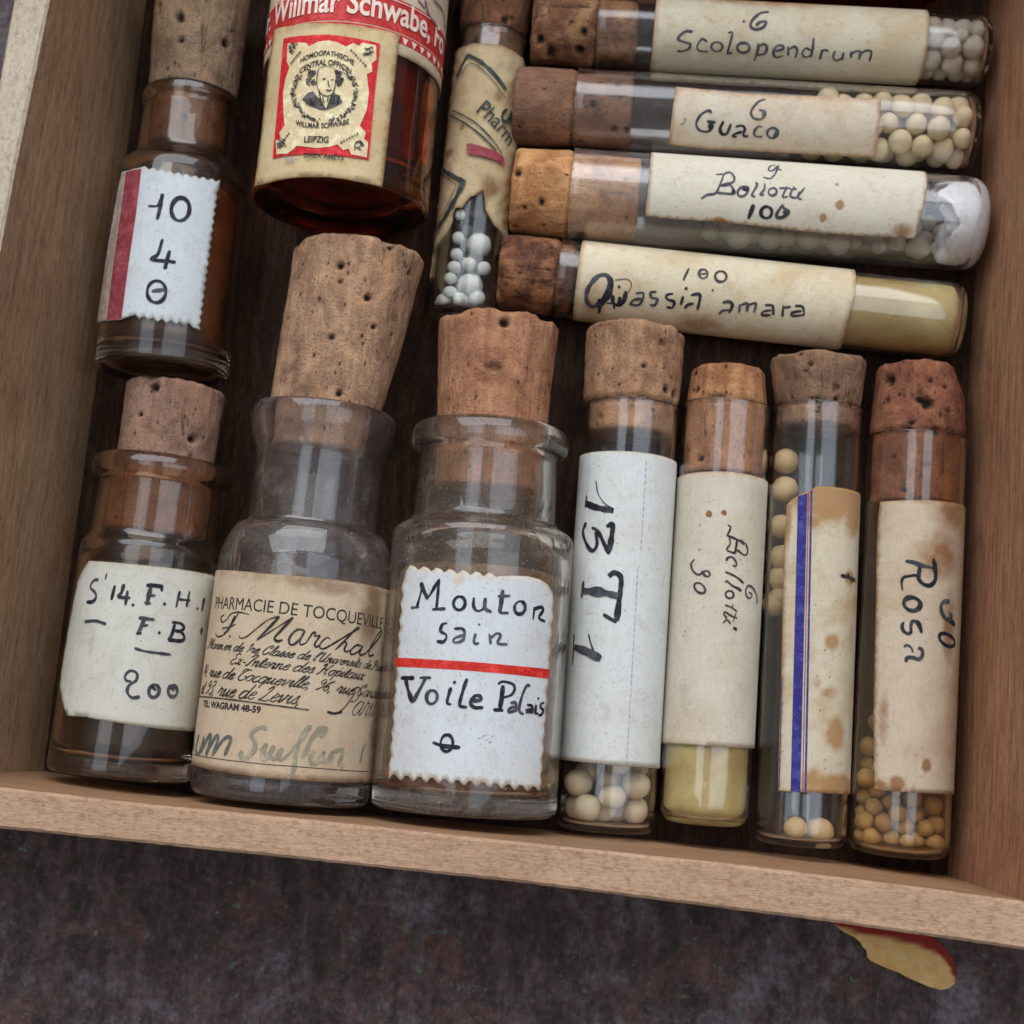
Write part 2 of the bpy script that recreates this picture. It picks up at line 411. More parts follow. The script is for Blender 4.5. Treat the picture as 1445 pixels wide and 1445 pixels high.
class Print:
    """collects flat print on radius R of a vessel and links it as one mesh per ink"""
    def __init__(s, v, R): s.v, s.R, s.d, s.n = v, R, {}, 0
    def _get(s, m): return s.d.setdefault(m.name, ([], [], m))
    def stroke(s, pts, w, m, taper=.35, vary=.55, smooth=True):
        """pts in (su,t), w in cm"""
        pts = catmull(pts, .02) if smooth else catmull(pts[:2], .03) if len(pts) == 2 else sum([catmull([a, b], .03) for a, b in zip(pts, pts[1:])], [])
        if len(pts) < 2: return
        if m.name in ('ink_blue_black', 'ink_brown_black') and (s.n * 7919) % 10 < 3: m = ink_worn
        V, F, _ = s._get(m); s.n += 1
        R = s.R + .0006 * (s.n % 12)
        L = len(pts); base = len(V)
        for i, p in enumerate(pts):
            a, b = pts[max(i - 1, 0)], pts[min(i + 1, L - 1)]
            t = b - a; t = t / (np.linalg.norm(t) + 1e-9); nn = np.array([-t[1], t[0]])
            u = i / (L - 1)
            ww = w / 2 * (1 + vary * noise.noise(Vector((p[0] * 9, p[1] * 9, s.n * .7))))
            e = min(u, 1 - u) * L * .02 / max(w, .01)
            ww *= (1 - taper) + taper * min(1, e * 1.2)
            for q in (p + nn * ww, p - nn * ww): V.append(wrap(q[0], q[1], R))
        for i in range(L - 1):
            k = base + 2 * i; F.append((k, k + 1, k + 3, k + 2))
        for end, k0 in ((pts[0], base), (pts[-1], base + 2 * (L - 1))):   # rounded ends
            c = len(V); V.append(wrap(end[0], end[1], R)); 
    def pen(s, z, pts, wpx, m, **k):
        """pts in zoom pixels of projection z; wpx in photo pixels"""
        q = [s.v.hit(*z(*p), s.R) for p in pts]
        s.stroke(q, wpx * 1.24 / 104.0, m, **k)
    def dot(s, z, x, y, rpx, m):
        c = s.v.hit(*z(x, y), s.R); r = rpx / 104.0
        s.poly([(c[0] + r * math.cos(a) * rnd.uniform(.8, 1.1), c[1] + r * math.sin(a) * rnd.uniform(.8, 1.1)) for a in np.linspace(0, 2 * math.pi, 11)[:-1]], m)
    def poly(s, pts, m, grid=.09, lift=0.0):
        out = []
        for p, q in zip(pts, pts[1:] + pts[:1]):
            n = max(1, int(math.dist(p, q) / grid)); out += [(p[0] + (q[0] - p[0]) * k / n, p[1] + (q[1] - p[1]) * k / n) for k in range(n)]
        nb = len(out); xs = [p[0] for p in out]; ys = [p[1] for p in out]; arr = np.array(out); allp = list(out)
        y = min(ys) + grid / 2
        while y < max(ys):
            x = min(xs) + grid / 2
            while x < max(xs):
                if np.min(np.hypot(arr[:, 0] - x, arr[:, 1] - y)) > grid * .4: allp.append((x, y))
                x += grid
            y += grid
        res = delaunay_2d_cdt([Vector(p) for p in allp], [], [list(range(nb))], 1, 1e-6)
        V, F, _ = s._get(m); b = len(V); s.n += 1
        R = s.R + .0006 * (s.n % 12) + lift
        V += [wrap(p[0], p[1], R) for p in res[0]]; F += [tuple(i + b for i in f) for f in res[2]]
    def ppoly(s, z, pts, m, **k): s.poly([s.v.hit(*z(*p), s.R) for p in pts], m, **k)
    def text(s, string, sub, pa, pb, m, hs=1.0, bend=0.0, slant=0.0, bold=0.0, lift=0.0):
        """built-in font; characters sub[0]..sub[1] span from photo pixel pa to pb on the baseline"""
        def bb(st):
            c = bpy.data.curves.new('t', 'FONT'); c.body = st; c.size = 1; c.offset = bold; c.resolution_u = 4
            o = bpy.data.objects.new('t', c); COL.objects.link(o)
            dg = bpy.context.evaluated_depsgraph_get(); me = o.evaluated_get(dg).to_mesh()
            vs = [(v.co.x, v.co.y) for v in me.vertices]; fs = [tuple(p.vertices) for p in me.polygons]
            o.evaluated_get(dg).to_mesh_clear(); bpy.data.objects.remove(o); bpy.data.curves.remove(c)
            return vs, fs
        def adv(st):
            if not st: return 0.0
            return max(p[0] for p in bb(st + '.')[0]) - max(p[0] for p in bb('.')[0])
        x0, x1 = adv(string[:sub[0]]), adv(string[:sub[1]])
        a, b = np.array(s.v.hit(*pa, s.R)), np.array(s.v.hit(*pb, s.R))
        sc = np.linalg.norm(b - a) / (x1 - x0); ex = (b - a) / np.linalg.norm(b - a)
        cr = np.array([-ex[1], ex[0]])
        # up must point to the reader's up: choose the normal whose pixel direction matches +t or the handed one
        ey = cr if s.flip == 1 else -cr
        vs, fs = bb(string)
        V, F, _ = s._get(m); base = len(V); s.n += 1; R = s.R + .0006 * (s.n % 12) + lift
        mid = (x0 + x1) / 2
        for (x, y) in vs:
            yy = y * hs + bend * (x - mid) ** 2
            q = a + ex * ((x - x0 + slant * y) * sc) + ey * (yy * sc); V.append(wrap(q[0], q[1], R))
        F += [tuple(i + base for i in f) for f in fs]
    flip = 1
    def done(s, name, parent, lab=None):
        i = 0
        for V, F, m in s.d.values():
            if not F: continue
            o = mesh_obj(name, V, F, m, parent, smooth=True)
            # face outward
            me = o.data
        s.d = {}

def cork(v, t0, tm, t1, r_in, r_out, r_top, mat, pits=(), npits=26, seed=1, chips=2, axis=None, depth=.06, tip=.05, bulge=0.0, cham=None):
    """t0 inner end, tm mouth, t1 outer end; axis: optional local offset (dx per cm) for a crooked cork"""
    r_ = random.Random(seed)
    L = t1 - t0
    nth = max(90, int(2 * math.pi * r_top / .026)); nt = max(24, int(L / .028))
    Tn = np.linspace(0, 1, nt); th = np.linspace(0, 2 * math.pi, nth, endpoint=False)
    TT, TH = np.meshgrid(Tn, th, indexing='ij')
    t = t0 + TT * L
    base = np.interp(t, [t0, tm - .02, tm + .06, (tm + t1) / 2, t1], [r_in * (.985 if axis is None else .99), r_in, r_out, (r_out + r_top) / 2 + bulge, r_top])
    # rounded rims
    d_end = np.minimum(t - t0, t1 - t)
    base = base - tip * .7 * np.clip(1 - d_end / tip, 0, 1) ** 2
    nv = np.array([noise.noise(Vector((math.cos(b) * 1.6 + seed * 3.1, a * 1.3, math.sin(b) * 1.6))) for a, b in zip(t.ravel(), TH.ravel())]).reshape(t.shape)
    nf = np.array([noise.noise(Vector((math.cos(b) * 9 * r_top + seed, a * 7, math.sin(b) * 9 * r_top))) for a, b in zip(t.ravel(), TH.ravel())]).reshape(t.shape)
    outside = np.clip((t - tm) / .1, 0, 1)
    r = base + (nv * .022 + nf * .008) * outside
    pore = np.zeros_like(r)
    pl = [(a, b, c, c * .8, 1.0) for a, b, c in pits]
    for _ in range(int(npits * 1.3)):
        rr = r_.uniform(.014, .04) if r_.random() > .25 else r_.uniform(.045, .075)
        pl.append((r_.uniform(0, 2 * math.pi), r_.uniform(t0 + .1, t1 - .02), rr * r_.uniform(.6, 2.2), rr, r_.uniform(.6, 1)))
    for (a, tt, ra, rt, k) in pl:
        da = (TH - a + math.pi) % (2 * math.pi) - math.pi
        q = (da * r_top / ra) ** 2 + ((t - tt) / rt) ** 2
        q = q * (1 + .9 * nf)
        g = np.exp(-np.clip(q, 0, 9) ** 1.5)
        r = r - g * depth * k * np.clip(ra / .05, .5, 1.3); pore = np.maximum(pore, np.clip(g * 1.5 - .25, 0, 1) * k)
    tj = t.copy()
    for _ in range(chips):
        a = r_.uniform(-1.2, 1.2); da = (TH - a + math.pi) % (2 * math.pi) - math.pi
        g = np.exp(-(da * r_top / r_.uniform(.1, .2)) ** 2) * np.clip(1 - (t1 - t) / r_.uniform(.06, .14), 0, 1)
        r = r - g * .05; tj = tj - g * .05
    if cham is not None:                                   # a corner cut off: (angle, depth)
        da = (TH - cham[0] + math.pi) % (2 * math.pi) - math.pi
        g = np.exp(-(da / .6) ** 2) * np.clip(1 - (t1 - t) / cham[2], 0, 1); r = r - g * cham[1]
    tj = tj + nf * .015 * np.clip(1 - (t1 - t) / .1, 0, 1)
    ax = (0, 0, 0) if axis is None else axis
    X = r * np.sin(TH) + ax[0] * (t - ax[2]) ; Zc = r * np.cos(TH) + ax[1] * (t - ax[2])
    verts = list(zip(X.ravel(), tj.ravel(), Zc.ravel())); pr = list(pore.ravel())
    faces = []
    for i in range(nt - 1):
        for j in range(nth):
            j2 = (j + 1) % nth; faces.append((i * nth + j, i * nth + j2, (i + 1) * nth + j2, (i + 1) * nth + j))
    # end caps: rings inwards
    for end, row in ((0, 0), (1, nt - 1)):
        prev = [row * nth + j for j in range(nth)]
        c = np.mean([verts[k] for k in prev], axis=0)
        for f in (.93, .8, .6, .35):
            cur = []
            for j, k in enumerate(prev if f == .93 else range(nth)):
                p = np.array(verts[row * nth + j]); q = c + (p - c) * f
                q[1] = c[1] + (1 if end else -1) * (.03 * (1 - f)) + .012 * noise.noise(Vector((q[0] * 6, q[2] * 6, seed)))
                cur.append(len(verts)); verts.append(tuple(q)); pr.append(max(0., noise.noise(Vector((q[0] * 8, q[2] * 8, seed + 4))) * 1.4 - .5))
            for j in range(nth):
                j2 = (j + 1) % nth
                f4 = (prev[j], prev[j2], cur[j2], cur[j])
                faces.append(f4 if end else tuple(reversed(f4)))
            prev = cur
        k = len(verts); verts.append(tuple(c)); pr.append(0)
        for j in range(nth):
            j2 = (j + 1) % nth; f3 = (prev[j], prev[j2], k); faces.append(f3 if end else tuple(reversed(f3)))
    return mesh_obj('cork', verts, faces, mat, v.o, attrs={'pore': pr})
def pit(v, px, py, rpx, R, shift=0.0):
    su, t = v.hit(px, py, R); return (su / R, t, rpx * 1.25 / 104.0)

_pel = {}
def pellet_mesh(key, mat, lump=.04, sub=3):
    if key in _pel: return _pel[key]
    import bmesh
    out = []
    for k in range(3):
        bm = bmesh.new(); bmesh.ops.create_icosphere(bm, subdivisions=sub, radius=1)
        for vx in bm.verts:
            n = noise.noise(vx.co * 1.3 + Vector((k * 5, 0, 1))) * lump + noise.noise(vx.co * 4 + Vector((k * 5, 3, 1))) * lump * .4
            vx.co *= (1 + n)
        me = bpy.data.meshes.new('pellet'); bm.to_mesh(me); bm.free()
        me.polygons.foreach_set('use_smooth', [True] * len(me.polygons)); me.materials.append(mat); out.append(me)
    _pel[key] = out; return out
def relax(n, r0, r1, Ri, ta, tb, seed, fixed=(), iters=260, grav=.004, pull=0.0):
    g = np.random.default_rng(seed)
    rad = np.concatenate([np.array([f[3] for f in fixed]), g.uniform(r0, r1, n)]) if len(fixed) else g.uniform(r0, r1, n)
    p = np.zeros((len(rad), 3)); k = len(fixed)
    for i, f in enumerate(fixed): p[i] = f[:3]
    a = g.uniform(0, 6.28, n); q = np.sqrt(g.uniform(0, 1, n)) * (Ri - r1)
    p[k:, 0] = q * np.cos(a); p[k:, 2] = q * np.sin(a); p[k:, 1] = g.uniform(ta + r1, tb - r1, n)
    for it in range(iters):
        p[k:, 2] -= grav; p[k:, 1] -= pull
        for _ in range(2):
            d = p[:, None] - p[None]; l = np.linalg.norm(d, axis=2) + np.eye(len(p)) * 9
            o = np.clip(rad[:, None] + rad[None] - l, 0, None)
            mv = (d / l[..., None] * o[..., None] * .5).sum(1); mv[:k] = 0; p += mv * .9
            h = np.hypot(p[:, 0], p[:, 2]); ex = np.clip(h + rad - Ri, 0, None)
            p[:, 0] -= p[:, 0] / (h + 1e-9) * ex; p[:, 2] -= p[:, 2] / (h + 1e-9) * ex
            p[:, 1] = np.clip(p[:, 1], ta + rad, tb - rad)
    return p, rad
def pellets(v, P_, rad, key, mat, label, group, lump=.04):
    mm = pellet_mesh(key, mat, lump)
    g = random.Random(len(P_))
    R3 = Matrix(v.F.T.tolist())
    for q, r in zip(P_, rad):
        o = bpy.data.objects.new('pellet', g.choice(mm)); COL.objects.link(o)
        wq = v.world(q); o.location = tuple(float(c) * S for c in wq)
        o.rotation_euler = (g.uniform(0, 6), g.uniform(0, 6), g.uniform(0, 6)); s_ = float(r) * S * g.uniform(.97, 1.0)
        o.scale = (s_, s_ * g.uniform(.94, 1.0), s_)
        tag(o, label, 'pellet', group)

def tube_glass(v, mat, wall=.06, round_=.28, flare=0.012, L=None):
    R, L = v.R, (L or v.L)
    prof = [(0.0, 0.0, 0), (0.0, R, round_), (L - .12, R, .05), (L - .03, R + flare, .02), (L, R + flare, .03), (L, R - wall, .02), (L - .15, R - wall, .05),
            (wall * 1.5, R - wall, max(round_ - wall, .04)), (wall * 1.5, 0.0, 0)]
    return lathe('glass_tube', fillet(prof), mat, v.o, seg=84, wob=.006, seed=R * 10)

# ================================================================== THE BOX
def polyline(pxs, z): return [P(x, y, z) for x, y in pxs]
def resample(pts, n):
    pts = np.array(pts); d = np.concatenate([[0], np.cumsum(np.linalg.norm(np.diff(pts[:, :2], axis=0), axis=1))])
    u = np.linspace(0, d[-1], n); return np.stack([np.interp(u, d, pts[:, k]) for k in range(3)], 1)
H = 3.3
box = bpy.data.objects.new('wooden_box', None); COL.objects.link(box)
tag(box, 'open shallow wooden box with pale worn rims holding all the corked bottles and vials', 'box')
def board(name, floor_px, rim_in_px, rim_out_px, face_m, rim_m, n=60, rz=H, zb=-.45, jitter=.02, flip=False, rows=10, extra_floor=None, extra_rim=None, lab=None):
    f = resample(extra_floor if extra_floor is not None else polyline(floor_px, 0), n)
    ri = resample(extra_rim[0] if extra_rim is not None else polyline(rim_in_px, rz), n)
    ro = resample(extra_rim[1] if extra_rim is not None else polyline(rim_out_px, rz), n)
    verts, faces, fm = [], [], []
    lines = []
    b_in = f.copy(); b_in[:, 2] = -.02
    for k in range(rows + 1):                                # inner face, bottom to top
        u = k / rows; lines.append((b_in * (1 - u) + ri * u, 0))
    top = ri.copy(); 
    e = .035                                                 # eased edges
    d = ro - ri; dn = d / np.linalg.norm(d, axis=1)[:, None]
    lines[-1] = (ri - np.array([0, 0, e]), 0)
    lines.append((ri + dn * e, 1))
    for u in (.25, .5, .75): lines.append((ri + d * u, 1))
    lines.append((ro - dn * e, 1)); lines.append((ro - np.array([0, 0, e]), 1))
    lo = ro.copy(); lo[:, 2] = zb
    for u in (.5, 1.0): lines.append(((ro * (1 - u) + lo * u) - np.array([0, 0, e * (1 - u)]), 0))
    bi = b_in.copy(); bi[:, 2] = zb; lines.append((bi, 0))
    for li, (ln, mt) in enumerate(lines):
        for i, p in enumerate(ln):
            p = p.copy()
            if mt == 1 or li == rows:
                p[2] += jitter * noise.noise(Vector((p[0] * 1.1, p[1] * 1.1, li * .3))) - .008 * abs(noise.noise(Vector((p[0] * 9, p[1] * 9, li))))
                if li in (rows, rows + 1, rows + 5, rows + 6):
                    wv = .007 * noise.noise(Vector((p[0] * 9, p[1] * 9, 5.0))); p[:2] += dn[i][:2] * wv
            verts.append(tuple(p))
    nl = len(lines)
    for a in range(nl):
        b = (a + 1) % nl
        mt = 1 if (a >= rows and b in range(rows + 1, rows + 7)) else 0
        for i in range(n - 1):
            q = (a * n + i, a * n + i + 1, b * n + i + 1, b * n + i)
            faces.append(q if not flip else tuple(reversed(q))); fm.append(mt)
    faces.append(tuple(a * n for a in range(nl))); fm.append(0)
    faces.append(tuple(a * n + n - 1 for a in reversed(range(nl)))); fm.append(0)
    o = mesh_obj(name, verts, faces, [face_m, rim_m], box, smooth=False, fmat=fm)
    if lab: o['label'] = lab
    return o
front_floor = [(-140, 1058), (-60, 1072), (62, 1088), (269, 1121), (521, 1148), (920, 1185), (1170, 1213), (1337, 1236), (1500, 1262), (1640, 1282)]
front_in = [(-260, 1083), (-120, 1098), (0, 1111), (199, 1134), (448, 1158), (720, 1187), (1020, 1218), (1320, 1255), (1442, 1272), (1700, 1312)]
front_out = [(-260, 1140), (-120, 1156), (0, 1169), (360, 1206), (720, 1244), (1170, 1301), (1442, 1340), (1700, 1382)]
board('front_board', front_floor, front_in, front_out, m_face_f, m_rim_f, n=180)
lf = [(226, -140), (206, 0), (158, 380), (100, 790), (61, 1090)]
board('left_board', lf, [(97, -140), (69, 0), (40, 141), (21.6, 232), (0, 349), (-60, 700), (-128, 1100)],
      [(44, -140), (19, 0), (0, 108), (-48, 400), (-110, 750), (-188, 1110)], m_face_l, m_rim_l, n=120, flip=True)
rf = [P(x, y, 0) for x, y in [(1401, -140), (1397, 0), (1383, 290), (1366, 560), (1357, 816), (1345, 1142), (1337, 1238)]]
out_ = np.array([1.0, .03, 0])
board('right_board', None, None, None, m_face_r, m_rim_l, n=120,
      extra_floor=rf, extra_rim=([p + np.array([.05, 0, H]) for p in rf], [p + np.array([.6, 0, H]) for p in rf]))
pl, pr_ = P(226, -140, 0), P(1401, -140, 0)
board('back_board', None, None, None, m_face_f, m_rim_f, n=40, flip=True,
      extra_floor=[pl + np.array([-1.2, .0, 0]), pr_ + np.array([1.2, 0, 0])],
      extra_rim=([pl + np.array([-1.6, 0, H]), pr_ + np.array([1.2, 0, H])], [pl + np.array([-1.6, .6, H]), pr_ + np.array([1.2, .6, H])]))
# floor panel
c00, c10, c01, c11 = P(61, 1090, 0), P(1337, 1238, 0), P(226, -140, 0), P(1401, -140, 0)
c00 = c00 + [-.3, -.3, 0]; c10 = c10 + [.3, -.3, 0]; c01 = c01 + [-.8, .3, 0]; c11 = c11 + [.3, .3, 0]
nx, ny = 30, 30
vs = []
for j in range(ny + 1):
    for i in range(nx + 1):
        u, w_ = i / nx, j / ny
        p = (c00 * (1 - u) + c10 * u) * (1 - w_) + (c01 * (1 - u) + c11 * u) * w_
        vs.append((p[0], p[1], .006 * noise.noise(Vector((i * .7, j * .2, 0))) - .004))
fs = [(j * (nx + 1) + i, j * (nx + 1) + i + 1, (j + 1) * (nx + 1) + i + 1, (j + 1) * (nx + 1) + i) for j in range(ny) for i in range(nx)]
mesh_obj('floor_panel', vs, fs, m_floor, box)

# ================================================================== TABLE
k = M('mottled_slate_table')
v1 = k.map((1, 1, 1), (2, 3, 0), (0, 0, .9))
nA = k.noise(v1, .55, 6, .66, .5); nB = k.noise(k.map((2.4, .9, 1), (4, 1, 0), (0, 0, -.1)), 1.6, 6, .7)
nC = k.noise(k.map((1, 1, 1), (9, 5, 0)), .8, 5, .7, .8); nD = k.noise(k.map((1, 1.3, 1), (1, 8, 0)), 4.2, 5, .75); nE = k.noise(k.map((1, 1, 1), (3, 3, 0)), 9, 8, .8)
c = k.ramp(nB, [(.28, srgb(42, 33, 35)), (.48, srgb(78, 62, 62)), (.62, srgb(102, 84, 86)), (.80, srgb(128, 112, 116))])
c = k.mix(k.fr(nC, .52, .66, 0, .6), c, srgb(126, 86, 76))
nF = k.noise(k.map((2.2, 1.4, 1), (6, 2, 0), (0, 0, .5)), 1.2, 8, .8, .4)
c = k.mix(k.mul(k.fr(nA, .50, .60, 0, 1), k.fr(nF, .42, .6, 0, .7)), c, srgb(146, 138, 150))
c = k.mix(k.fr(k.mul(nD, k.fr(nC, .40, .60, .8, 1.15)), .66, .74, 0, .8), c, srgb(104, 132, 122))
c = k.mix(k.fr(nF, .3, .5, .4, 0), c, srgb(40, 32, 36))
c = k.mix(k.fr(nE, .38, .55, .55, 0), c, srgb(26, 20, 20))
c = k.mix(k.fr(nE, .56, .68, 0, .45), c, srgb(142, 124, 122))
scr = k.noise(k.map((22, 1.6, 1), (2, 9, 0), (0, 0, -.9)), 1.0, 6, .75, .6)
c = k.mix(k.fr(scr, .60, .68, 0, .35), c, srgb(150, 140, 146))
flk = k.noise(k.map((1, 1, 1), (12, 3, 0)), 6, 4, .7)
c = k.mix(k.mul(k.fr(flk, .65, .70, 0, .8), k.fr(nC, .42, .56, 0, 1)), c, srgb(112, 148, 134))
k.set(color=c, rough=.6, spec=.35); k.bump(k.add(nB, k.mul(nE, .3)), .09, .7)
N_ = 60
vs = [((i / N_ - .5) * 80, (j / N_ - .5) * 80, -.45 - .004 + .01 * noise.noise(Vector((i * .5, j * .5, 0))) - .012) for j in range(N_ + 1) for i in range(N_ + 1)]
fs = [(j * (N_ + 1) + i, j * (N_ + 1) + i + 1, (j + 1) * (N_ + 1) + i + 1, (j + 1) * (N_ + 1) + i) for j in range(N_) for i in range(N_)]
tb = mesh_obj('table_top', vs, fs, k.m); tb['kind'] = 'structure'


# ================================================================== VESSELS
I_ = Z(0, 0, 1)
def pp(v, z, pts, R): return [v.hit(*z(*p), R) for p in pts]
def fill(name, v, prof, mat, label, cat, seg=48, wob=.02, kind='stuff', cx=0.0, cz=0.0):
    o = lathe(name, fillet(prof), mat, None, seg=seg, wob=wob, seed=3, cx=cx, cz=cz)
    o.matrix_world = v.o.matrix_world.copy()
    return tag(o, label, cat, None, kind)
LIFT = .003; TH = .012
def lab_R(v, extra=0): return v.R * 1.004 + LIFT + extra
def prn_R(v, extra=0): return lab_R(v, extra) + TH + .003

CLEAR = (.985, .99, .99, 1)
g_tube = glass('clear_vial_glass', CLEAR, sheen=.010, dust=.02, seed=1)
g_tube_d = glass('dusty_vial_glass', CLEAR, dust=.12, dustcol=(.6, .56, .52, 1), seed=4, sheen=.04)
g_bot = glass('bottle_glass', (.88, .83, .77, 1), dust=.26, dustcol=(.36, .28, .21, 1), seed=2, speck=.67, dmin=.50, dmax=.66, sheen=.016)
g_hazy = glass('hazy_bottle_glass', (.86, .81, .77, 1), dust=.22, dustcol=(.30, .25, .23, 1), speck=.69, seed=7, dmin=.46, dmax=.64, sheen=.02)
g_brown = glass('brownish_bottle_glass', (.72, .54, .38, 1), dust=.05, dustcol=(.3, .22, .16, 1), seed=9)
g_honey = glass('honey_tinted_vial_glass', (.95, .87, .72, 1), dust=.05, dustcol=(.4, .28, .18, 1), seed=11)
g_amber = glass('amber_bottle_glass', (.62, .12, .02, 1), dust=.05, dustcol=(.2, .1, .07, 1), seed=5)
STAIN = srgb(176, 138, 96)

# ---- vial "13 T 1"
v = Vessel('corked_vial', 'upright clear vial with white paper label reading 13 T 1 and big cream pellets', 'vial', 'corked vials',
           (854, 1172), (891, 575), (806, 830), (944, 800))
T1 = v; G = v.R
tube_glass(v, g_tube, round_=.14)
ck = cork_mat('cork_tan', srgb(168, 128, 98), srgb(116, 80, 58), srgb(192, 152, 118), seed=1)
tm = v.L; tin = v.tA(886, 603, G - .06); tt = v.tA(886, 449, .66)
z3 = Z(770, 430, 3.706); z4 = Z(770, 800, 3.44)
cork(v, tin, tm, tt, G - .065, G + .0, v.rs((832, 461), (971, 468)), ck, npits=10, seed=3,
     pits=[pit(v, *z3(515, 320), 4, G), pit(v, *z3(635, 445), 5, G), pit(v, *z3(672, 470), 5, G), pit(v, *z3(620, 330), 2.5, G), pit(v, *z3(350, 330), 2, G)])
R = lab_R(v)
t1, t0 = v.hit(885, 637, R)[1], v.hit(870, 1080, R)[1]
W_ = R * 2.7
paper_label(v, 'label', [(-W_, t0 + .03), (0, t0), (W_, t0 - .02), (W_, t1 - .03), (.2, t1), (-W_, t1)],
            paper('label_paper_white', srgb(212, 216, 214), srgb(190, 180, 160), srgb(176, 152, 118), .35, 1), R, edge_w=.04)
pr = Print(v, prn_R(v))
B = ink_black
pr.pen(z3, [(262, 920), (275, 990), (310, 1040), (352, 1066)], 1.6, B)
pr.pen(z3, [(212, 1040), (270, 1062), (355, 1078)], 7.5, B, taper=.2)
pr.pen(z3, [(215, 993), (206, 1062)], 2.6, B)
pr.pen(z3, [(212, 1138), (195, 1190), (215, 1255), (244, 1287), (268, 1255), (262, 1185)], 4.4, B)
pr.pen(z3, [(240, 1165), (275, 1190), (330, 1300)], 4.2, B)
pr.pen(z3, [(318, 1160), (350, 1152), (342, 1230), (326, 1305)], 6, B)
pr.pen(z4, [(305, 45), (335, 28), (366, 55), (358, 150), (344, 262)], 6.5, B, taper=.1)
pr.pen(z4, [(345, 268), (315, 252), (280, 230)], 4.5, B)
pr.pen(z4, [(176, 118), (260, 122), (352, 142)], 9.5, B, taper=.1)
pr.pen(z4, [(184, 68), (174, 152)], 4.2, B)
pr.pen(z4, [(140, 388), (200, 412), (268, 446)], 8.5, B, taper=.2)
pr.pen(z4, [(138, 325), (131, 478)], 2.6, B)
pr.pen(z4, [(208, 325), (220, 375), (245, 435)], 2.2, B)
for a, b in (((232, 780), (205, 1100)), ((527, 815), (498, 1290))):
    n = 14
    for i in range(n):
        p = [(a[0] + (b[0] - a[0]) * u, a[1] + (b[1] - a[1]) * u) for u in ((i + .1) / n, (i + .8) / n)]
        pr.pen(z3, p, 1.0, ink_rule, smooth=False)
for i in range(30):
    a, b = (448, 0), (393, 965)
    pr.pen(z4, [(a[0] + (b[0] - a[0]) * u, a[1] + (b[1] - a[1]) * u) for u in ((i + .1) / 30, (i + .85) / 30)], .9, ink_rule, smooth=False)
pr.done('lettering', v.o.children[-1])
m_pc = pellet_mat('pellet_cream', srgb(222, 206, 176), srgb(196, 172, 136))
p_, r_ = relax(20, .165, .195, G - .065, .1, 1.75, 5, pull=.004)
pellets(v, p_, r_, 'cream', m_pc, 'big cream sugar pellet inside the vial labelled 13 T 1', 'pellets in the 13 T 1 vial')

# ---- vial "Bellotti 30"
v = Vessel('corked_vial', 'upright vial with cream label reading Bellotti 30 and yellow waxy filling', 'vial', 'corked vials',
           (992, 1163), (1025, 575), (948, 800), (1074.6, 800)); G = v.R; T2 = v
tube_glass(v, g_tube, round_=.24)
tin = v.tA(1020, 664, G - .06); tt = v.tA(1024, 510, v.R * .85)
ck = cork_mat('cork_orange_streaked', srgb(176, 122, 84), srgb(128, 82, 52), srgb(204, 152, 106), streak=.8, seed=2)
zz = Z(770, 430, 3.706)
cork(v, tin, v.L, tt, G - .065, G - .05, v.rs((975.6, 520), (1076, 525)), ck, npits=3, seed=5, chips=0, pits=[pit(v, *zz(768, 440), 5, G), pit(v, *zz(792, 800), 5, G)])
R = lab_R(v); W_ = R * 2.4
t1, t0 = v.hit(1013, 665, R)[1], v.hit(1000, 1053, R)[1]
a = pp(v, I_, [(938, 1049), (1063, 1056)], R)
paper_label(v, 'label', [(-W_, a[0][1] + .02), (a[0][0], a[0][1]), (a[1][0], a[1][1]), (W_, a[1][1]), (W_, t1 - .04), (0, t1), (-W_, t1 - .05)],
            paper('label_paper_ivory', srgb(208, 200, 184), srgb(182, 160, 128), srgb(160, 128, 92), .5, 3), R, edge_w=.05,
            stains=[(*v.hit(1000, 1010, R), .35, .5, .25)])
pr = Print(v, prn_R(v)); z = Z(960, 720, 7.608); B = ink_sepia
pr.pen(z, [(508, 160), (540, 180), (520, 240), (498, 270)], 1.8, B)
pr.pen(z, [(498, 270), (600, 310), (690, 360)], 2.6, B)
pr.pen(z, [(640, 318), (690, 365)], 4, B)
pr.pen(z, [(525, 290), (535, 360), (500, 425), (590, 465)], 2.2, B)
pr.pen(z, [(610, 320), (598, 400), (588, 465)], 2.8, B)
pr.pen(z, [(700, 350), (722, 420), (718, 465), (685, 480), (610, 425)], 2.2, B)
pr.pen(z, [(495, 545), (510, 510), (560, 505), (600, 560), (595, 600), (560, 590)], 2.2, B)
pr.pen(z, [(482, 660), (600, 715), (680, 785)], 2.6, B, taper=.6)
pr.pen(z, [(630, 735), (680, 785)], 4, B)
pr.pen(z, [(660, 862), (560, 810), (500, 760), (484, 775)], 2.4, B)
pr.pen(z, [(600, 825), (655, 865)], 3.4, B)
pr.pen(z, ell(530, 905, 44, 40, 20), 2.2, B)
pr.pen(z, [(480, 1020), (500, 1025), (560, 1050), (612, 1092)], 2.2, B)
pr.pen(z, [(568, 1010), (545, 1060)], 1.6, B)
pr.pen(z, [(612, 1160), (540, 1130), (480, 1090), (468, 1115), (500, 1160)], 2.2, B)
pr.pen(z, [(598, 1105), (566, 1200)], 1.6, B)
pr.pen(z, [(460, 1212), (500, 1175), (540, 1220)], 2.0, B)
pr.pen(z, [(568, 1258), (608, 1285)], 3.6, B)
pr.pen(z, [(152, 525), (115, 580), (135, 650), (185, 690), (225, 680), (260, 655), (300, 655), (318, 690), (300, 710), (262, 700), (228, 650)], 2.4, B)
pr.pen(z, ell(208, 835, 68, 45, 42), 2.2, B)
